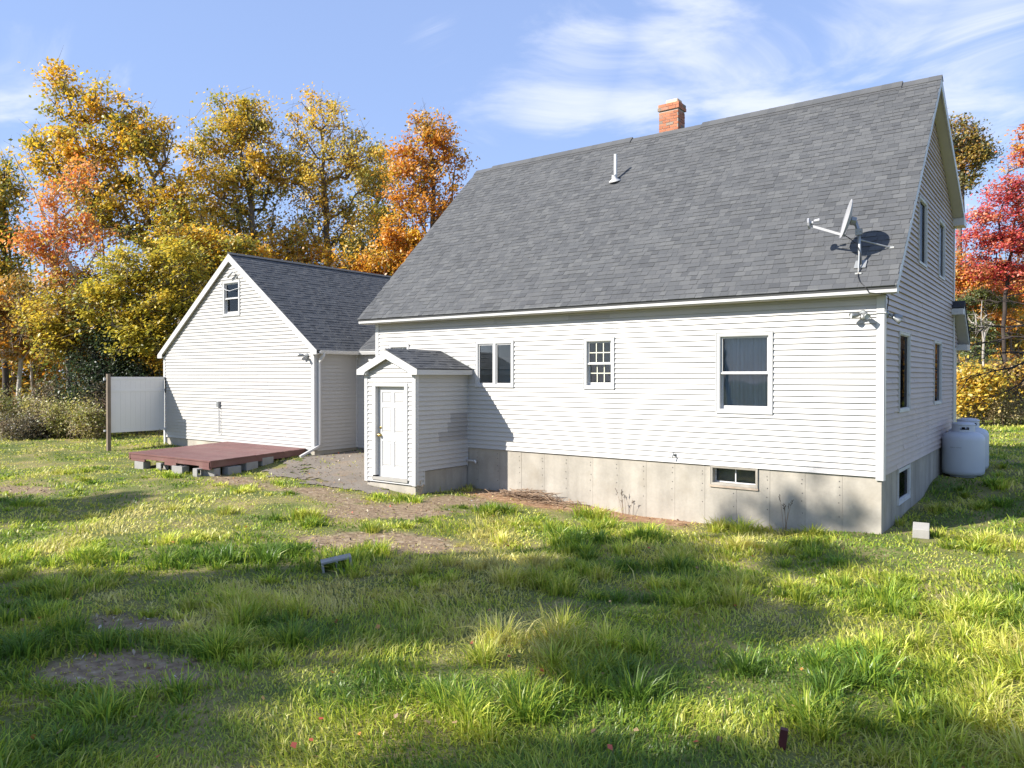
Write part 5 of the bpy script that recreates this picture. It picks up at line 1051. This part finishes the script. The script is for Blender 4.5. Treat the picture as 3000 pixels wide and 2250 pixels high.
# out of frame trees that shade the lawn
def shade_tree(label, targets, base, per=40, clumps=60, leaf=.27, cr=.38):
    lobes = []
    for (x, y, h, r, rz) in targets:
        lobes.append((x-.7875*h, y-1.25*h, -.95+h, r, r, rz))
    m = np.mean([l[:3] for l in lobes], 0); b = np.array((base[0], base[1], z_at(*base)-.1))
    make_tree('shade_tree', label, 'trees beyond the near side of the yard', [b, lerp(b, m, .5), m], lobes, OLV, clumps, per, leaf, cr, .14, leafmat='leaf_shade')
SHADE = [('tree out of view whose shadow crosses the middle of the lawn', [(-5.5, -8.2, 11, .85, .65), (-4.7, -7.4, 12.5, .95, .7), (-3.8, -6.7, 14, .9, .6), (-2.9, -5.7, 16, .85, .55), (-1.9, -4.8, 18, .9, .45), (-3.7, -8.1, 13, .75, .5), (-2.6, -7.2, 14.5, .6, .4)], (-14.2, -22), 105, 230),
  ('tree out of view shading the near left corner', [(-4.9, -10.2, 12, .7, .55), (-6.1, -9.8, 10, .7, .5), (-3.9, -10.9, 13, .8, .6), (-5.6, -10.9, 11, .8, .6), (-7.4, -10.2, 9.5, .8, .55), (-4.6, -11.5, 12, .8, .6), (-2.7, -11.2, 14, .55, .4), (-6.9, -11.2, 10.5, .8, .6)], (-13.6, -25), 105, 230),
  ('tree out of view throwing the long shadow at far left', [(-14.0, -8.2, 10, 1.1, .5), (-12.6, -7.0, 12, 1.1, .35), (-16.3, -9.3, 9, 1.4, .6)], (-22.5, -21.5), 95, 95),
  ('tree out of view shading the near right corner', [(2.0, -8.4, 12, .75, .45), (.9, -9.1, 13, .6, .4), (3.2, -8.3, 14, .8, .5), (-.1, -9.9, 14, .7, .45)], (-8.2, -26), 95, 95),
  ('sparse tree out of view dappling the middle right lawn', [(-1.0, -7.0, 15, .8, .4), (-.5, -5.4, 17, .5, .3), (-2.6, -3.5, 19, .8, .3), (-.6, -2.3, 20, .7, .2), ], (-13.0, -28), 60, 50),
  ('very sparse tree out of view whose faint shadow falls on the foundation', [(-1.45, -.10, 17, .22, .40), (-.55, -.05, 17, .22, .45), (-2.6, -.2, 17, .2, .15)], (-15, -21.5), 14, 20)]
for q in SHADE: shade_tree(q[0], q[1], q[2], q[3], q[4])

def stalks(label, x, y, n, h, seed):
    r = random.Random(seed); z = z_at(x, y)-.02; t = empty('weed', (x, y, z), label, 'weed', 'weeds by the walls'); mb = MB(); hd = MB()
    for k in range(n):
        a = r.uniform(0, 6.28); l = r.uniform(.1, .45); hh = h*r.uniform(.6, 1.1); b = np.array((x+r.gauss(0, .04), y+r.gauss(0, .03), z)); e = b+np.array((math.cos(a)*l*hh, -abs(math.sin(a))*l*hh*.4, hh))
        m_ = lerp(b, e, .55)+np.array((0, 0, .08*hh)); mb.tube([b, m_, e], [.004, .003, .0015], 4)
        for j in range(7):
            p = lerp(m_, e, .55+.07*j); q = p+np.array((r.gauss(0, .015), r.gauss(0, .015), .03)); hd.tube([p, lerp(p, q, .5), q], [.002, .007, .001], 4)
    mb.build('stem', M['stick'], t); tag(hd.build('seed_heads', M['bark'], t), kind='stuff')
stalks('tall dry seed stalks against the foundation right of the basement window', -1.55, -.16, 5, .62, 1)
stalks('thin dry grass stalks at the foundation above the sandy strip', -4.7, -.12, 6, .5, 2)
stalks('small brown weed at the right corner of the entry base', -8.62, -1.85, 6, .34, 3)
stalks('dry weed stalks at the left foot of the garage wall', -21.2, -.75, 7, .55, 4)
# ---------------------------------------------------------------- grass
HOUSES = [[(-12.0, -.02), (.02, -.02), (.02, 9.5), (-12.0, 9.5)], [(-10.45, -1.78), (-8.85, -1.78), (-8.85, .1), (-10.45, .1)], [(-21.55, -.42), (-13.85, -.42), (-13.85, 7.2), (-21.55, 7.2)], [(-13.9, 1.05), (-11.9, 1.05), (-11.9, 5), (-13.9, 5)]]
def blocked(x, y):
    b = np.zeros(x.shape, bool)
    for P in HOUSES: b |= inpoly(x, y, P)
    b |= inpoly(x, y, [DECK['FL']+[.1, .1], DECK['FR']+[-.1, .1], DECK['BR']+[-.1, 0], DECK['BL']+[.1, 0]])
    b |= ((x-.55)**2+(y+.02)**2 < .075) | ((x+5.35)**2+(y+6.98)**2 < .03)
    b |= ((x-.45)**2+(y-6.7)**2 < .19) | ((x-.45)**2+(y-7.62)**2 < .19)
    return b
def blades(x, y, h, w, lean, az, cols, segs=2):
    n = len(x); z = gz(x, y)-.01; hd = np.stack([np.cos(az), np.sin(az), np.zeros(n)], -1); sd = np.stack([-np.sin(az), np.cos(az), np.zeros(n)], -1)
    tw = rng.normal(size=n)*.7; sd = unit(sd*np.cos(tw)[:, None]+hd*np.sin(tw)[:, None])
    b = np.stack([x, y, z], -1); V = []
    for k in range(segs):
        s = k/segs; c = b+hd*(lean*h*s*s)[:, None]; c[:, 2] += h*s*(1-.28*lean*s); ww = w*(1-.35*s)
        V += [c-sd*ww[:, None], c+sd*ww[:, None]]
    c = b+hd*(lean*h)[:, None]; c[:, 2] += h*(1-.42*lean); V.append(c)
    V = np.stack(V, 1); m = 2*segs+1; base = (np.arange(n)*m)[:, None]; loc = []; tot = []
    for k in range(segs-1): loc += [2*k, 2*k+1, 2*k+3, 2*k+2]; tot.append(4)
    loc += [2*segs-2, 2*segs-1, 2*segs]; tot.append(3)
    f = (base+np.array(loc)[None]).reshape(-1); lt = np.tile(tot, n); cc = np.repeat(cols, len(tot), 0)
    return V.reshape(-1, 3), f, lt, cc
GP = np.array([(.115, .21, .028), (.21, .32, .036), (.36, .45, .048), (.53, .56, .072), (.64, .61, .14), (.70, .62, .23)])
def grass_cols(x, y, n, tuft=False):
    t = vnoise(x, y, .55)*.5+vnoise(x+31, y, 1.6)*.5+.12*rng.normal(size=n)
    t = t-.02 if tuft else t+.04+.25*dirt_mask(x, y)
    i = np.clip((t-.2)/.62*5, 0, 4.99); k = i.astype(int); f = (i-k)[:, None]
    return (GP[k]*(1-f)+GP[k+1]*f)*rng.uniform(.75, 1.25, (n, 1))
def build_grass():
    V = []; F = []; T = []; Cc = []; off = 0
    def add(r):
        nonlocal off
        v, f, t, c = r; V.append(v); F.append(f+off); T.append(t); Cc.append(c); off += len(v)
    N = 470000
    r = np.exp(rng.uniform(math.log(3.0), math.log(75), N)); th = rng.uniform(-.95, 1.05, N)
    d = CF[:2]/np.linalg.norm(CF[:2]); s = np.array((d[1], -d[0]))
    x = CAM[0]+r*(d[0]*np.cos(th)+s[0]*np.sin(th)); y = CAM[1]+r*(d[1]*np.cos(th)+s[1]*np.sin(th))
    dm = dirt_mask(x, y); sm = sand_mask(x, y); ap = inpoly(x, y, ASPH)
    keep = ~blocked(x, y) & (rng.random(N) > dm*.80) & (rng.random(N) > sm*.97) & ~(ap & (rng.random(N) < .97-.25*(vnoise(x, y, 1.9) > .66)))
    x, y, r, dm, ap = x[keep], y[keep], r[keep], dm[keep], ap[keep]; n = len(x)
    hn = np.clip((vnoise(x, y, 1.05)-.3)*1.3, 0, 1)*.6+.4*np.clip((vnoise(x+17, y, 3.1)-.35)*1.6, 0, 1)
    h = (.045+.19*hn**1.2)*rng.uniform(.5, 1.4, n)*(1-.6*dm)
    h *= np.where((x < -9) & (y > -6), .62, 1.0)*np.where((x > -8.8) & (x < -2.6) & (y > -1.9), .55, 1.0)
    h *= 1+np.clip((r-25)/30, 0, 1)*.8
    w = (.0021+.00062*r)*rng.uniform(.7, 1.3, n)
    az0 = vnoise(x, y, .7)*9; az = az0+rng.normal(size=n)*1.2
    add(blades(x, y, h, w, np.clip(rng.normal(.72, .3, n), 0, 1.25), az, grass_cols(x, y, n), 2))
    # long arching tussocks
    K = 2900; rr = np.exp(rng.uniform(math.log(3.6), math.log(22), K)); th = rng.uniform(-.9, 1.0, K)
    cx = CAM[0]+rr*(d[0]*np.cos(th)+s[0]*np.sin(th)); cy = CAM[1]+rr*(d[1]*np.cos(th)+s[1]*np.sin(th)); sz = .12+.75*rng.random(K)**2.2
    ex = np.array([(-.30, -8.15, 1.15), (1.1, -6.55, .95), (-2.0, -7.7, .95), (-.9, -8.9, 1.1), (.2, -7.0, .8), (1.3, -5.5, .8), (-5.1, -.98, .85), (-4.75, -1.05, .95), (-2.6, -.5, .8), (-2.2, -.45, .9), (-7.0, -1.5, .7), (-1.0, -.4, .6), (-7.6, -3.9, .6), (-1.6, -7.2, 1.1), (2.0, -6.6, .9), (-9.9, -5.6, .9), (-8.6, -5.0, .7), (-10.9, -6.1, .7)])
    nz = vnoise(cx, cy, .8) > .42
    cx = np.concatenate([cx[nz], ex[:, 0]]); cy = np.concatenate([cy[nz], ex[:, 1]]); rr = np.hypot(cx-CAM[0], cy-CAM[1]); sz = np.concatenate([sz[nz], ex[:, 2]])
    ok = ~((cx > -7.9) & (cx < -3.0) & (cy > -1.7) & (np.arange(len(cx)) < nz.sum())) & ~blocked(cx, cy) & (dirt_mask(cx, cy) < .35) & ~inpoly(cx, cy, ASPH) & (sand_mask(cx, cy) < .6); cx, cy, rr, sz = cx[ok], cy[ok], rr[ok], sz[ok]
    nb = (22+150*sz).astype(int); ci = np.repeat(np.arange(len(cx)), nb); n = len(ci)
    a = rng.uniform(0, 2*math.pi, n); q = np.abs(rng.normal(size=n))*.10*(.5+sz[ci]); x = cx[ci]+np.cos(a)*q; y = cy[ci]+np.sin(a)*q
    h = (.10+.22*sz[ci])*rng.uniform(.4, 1.2, n); h *= np.where(x < -9, .6, 1.0)
    w = (.0026+.00050*rr[ci])*rng.uniform(.7, 1.3, n)
    ct = rng.uniform(.8, 1.3, len(cx))[ci][:, None]
    ln_ = np.clip(rng.normal(.62, .28, n), .05, 1.2); aa = a+rng.normal(size=n)*.5; gc = grass_cols(x, y, n, True)*ct
    for sel, sg in ((rr[ci] < 8, 3), (rr[ci] >= 8, 2)): add(blades(x[sel], y[sel], h[sel], w[sel], ln_[sel], aa[sel], gc[sel], sg))
    v = np.concatenate(V); me = mesh_np('grass', v, np.concatenate(F), np.concatenate(T), np.concatenate(Cc), M['grass'], (0, 0, 0))
    o = link('grass', me); tag(o, 'rough unmown lawn grass with long tussocks and worn patches', kind='stuff')
build_grass()
def build_debris():
    n = 9000; x = rng.uniform(-16, -2, n); y = rng.uniform(-11, 1, n); m = np.maximum(dirt_mask(x, y), np.maximum(sand_mask(x, y)*.9, inpoly(x, y, ASPH)*.55)); k = (rng.random(n) < m) & ~blocked(x, y); x, y = x[k], y[k]; n = len(x)
    c = np.stack([x, y, gz(x, y)+.02+.012*rng.random(n)], -1); pal = [(.20, .12, .07, 3), (.34, .22, .12, 2), (.46, .36, .24, 1.5), (.12, .08, .05, 2), (.60, .56, .50, .5), (.20, .20, .05, 1)]
    o = link('ground_debris', leaf_mesh('ground_debris', c, rng.uniform(.02, .075, n), pal_pick(pal, n), M['litter'], (0, 0, 0), up=1.0, aspect=.5)); tag(o, 'brown twigs and leaf bits on the bare dirt, sand and asphalt', kind='stuff')
build_debris()
def build_litter():
    n = 380; r = np.exp(rng.uniform(math.log(4.5), math.log(30), n)); th = rng.uniform(-.75, .75, n); d = CF[:2]/np.linalg.norm(CF[:2]); s = np.array((d[1], -d[0]))
    x = CAM[0]+r*(d[0]*np.cos(th)+s[0]*np.sin(th)); y = CAM[1]+r*(d[1]*np.cos(th)+s[1]*np.sin(th)); k = ~blocked(x, y); x, y = x[k], y[k]; n = len(x)
    c = np.stack([x, y, gz(x, y)+rng.uniform(.03, .10, n)], -1); pal = [(.50, .10, .05, 2), (.55, .25, .06, 2), (.45, .30, .14, 2.5), (.30, .17, .08, 2)]
    o = link('fallen_leaves', leaf_mesh('fallen_leaves', c, rng.uniform(.03, .058, n), pal_pick(pal, n), M['litter'], (0, 0, 0), up=1.2, aspect=.9)); tag(o, 'red and tan fallen leaves scattered over the lawn', kind='stuff')
build_litter()
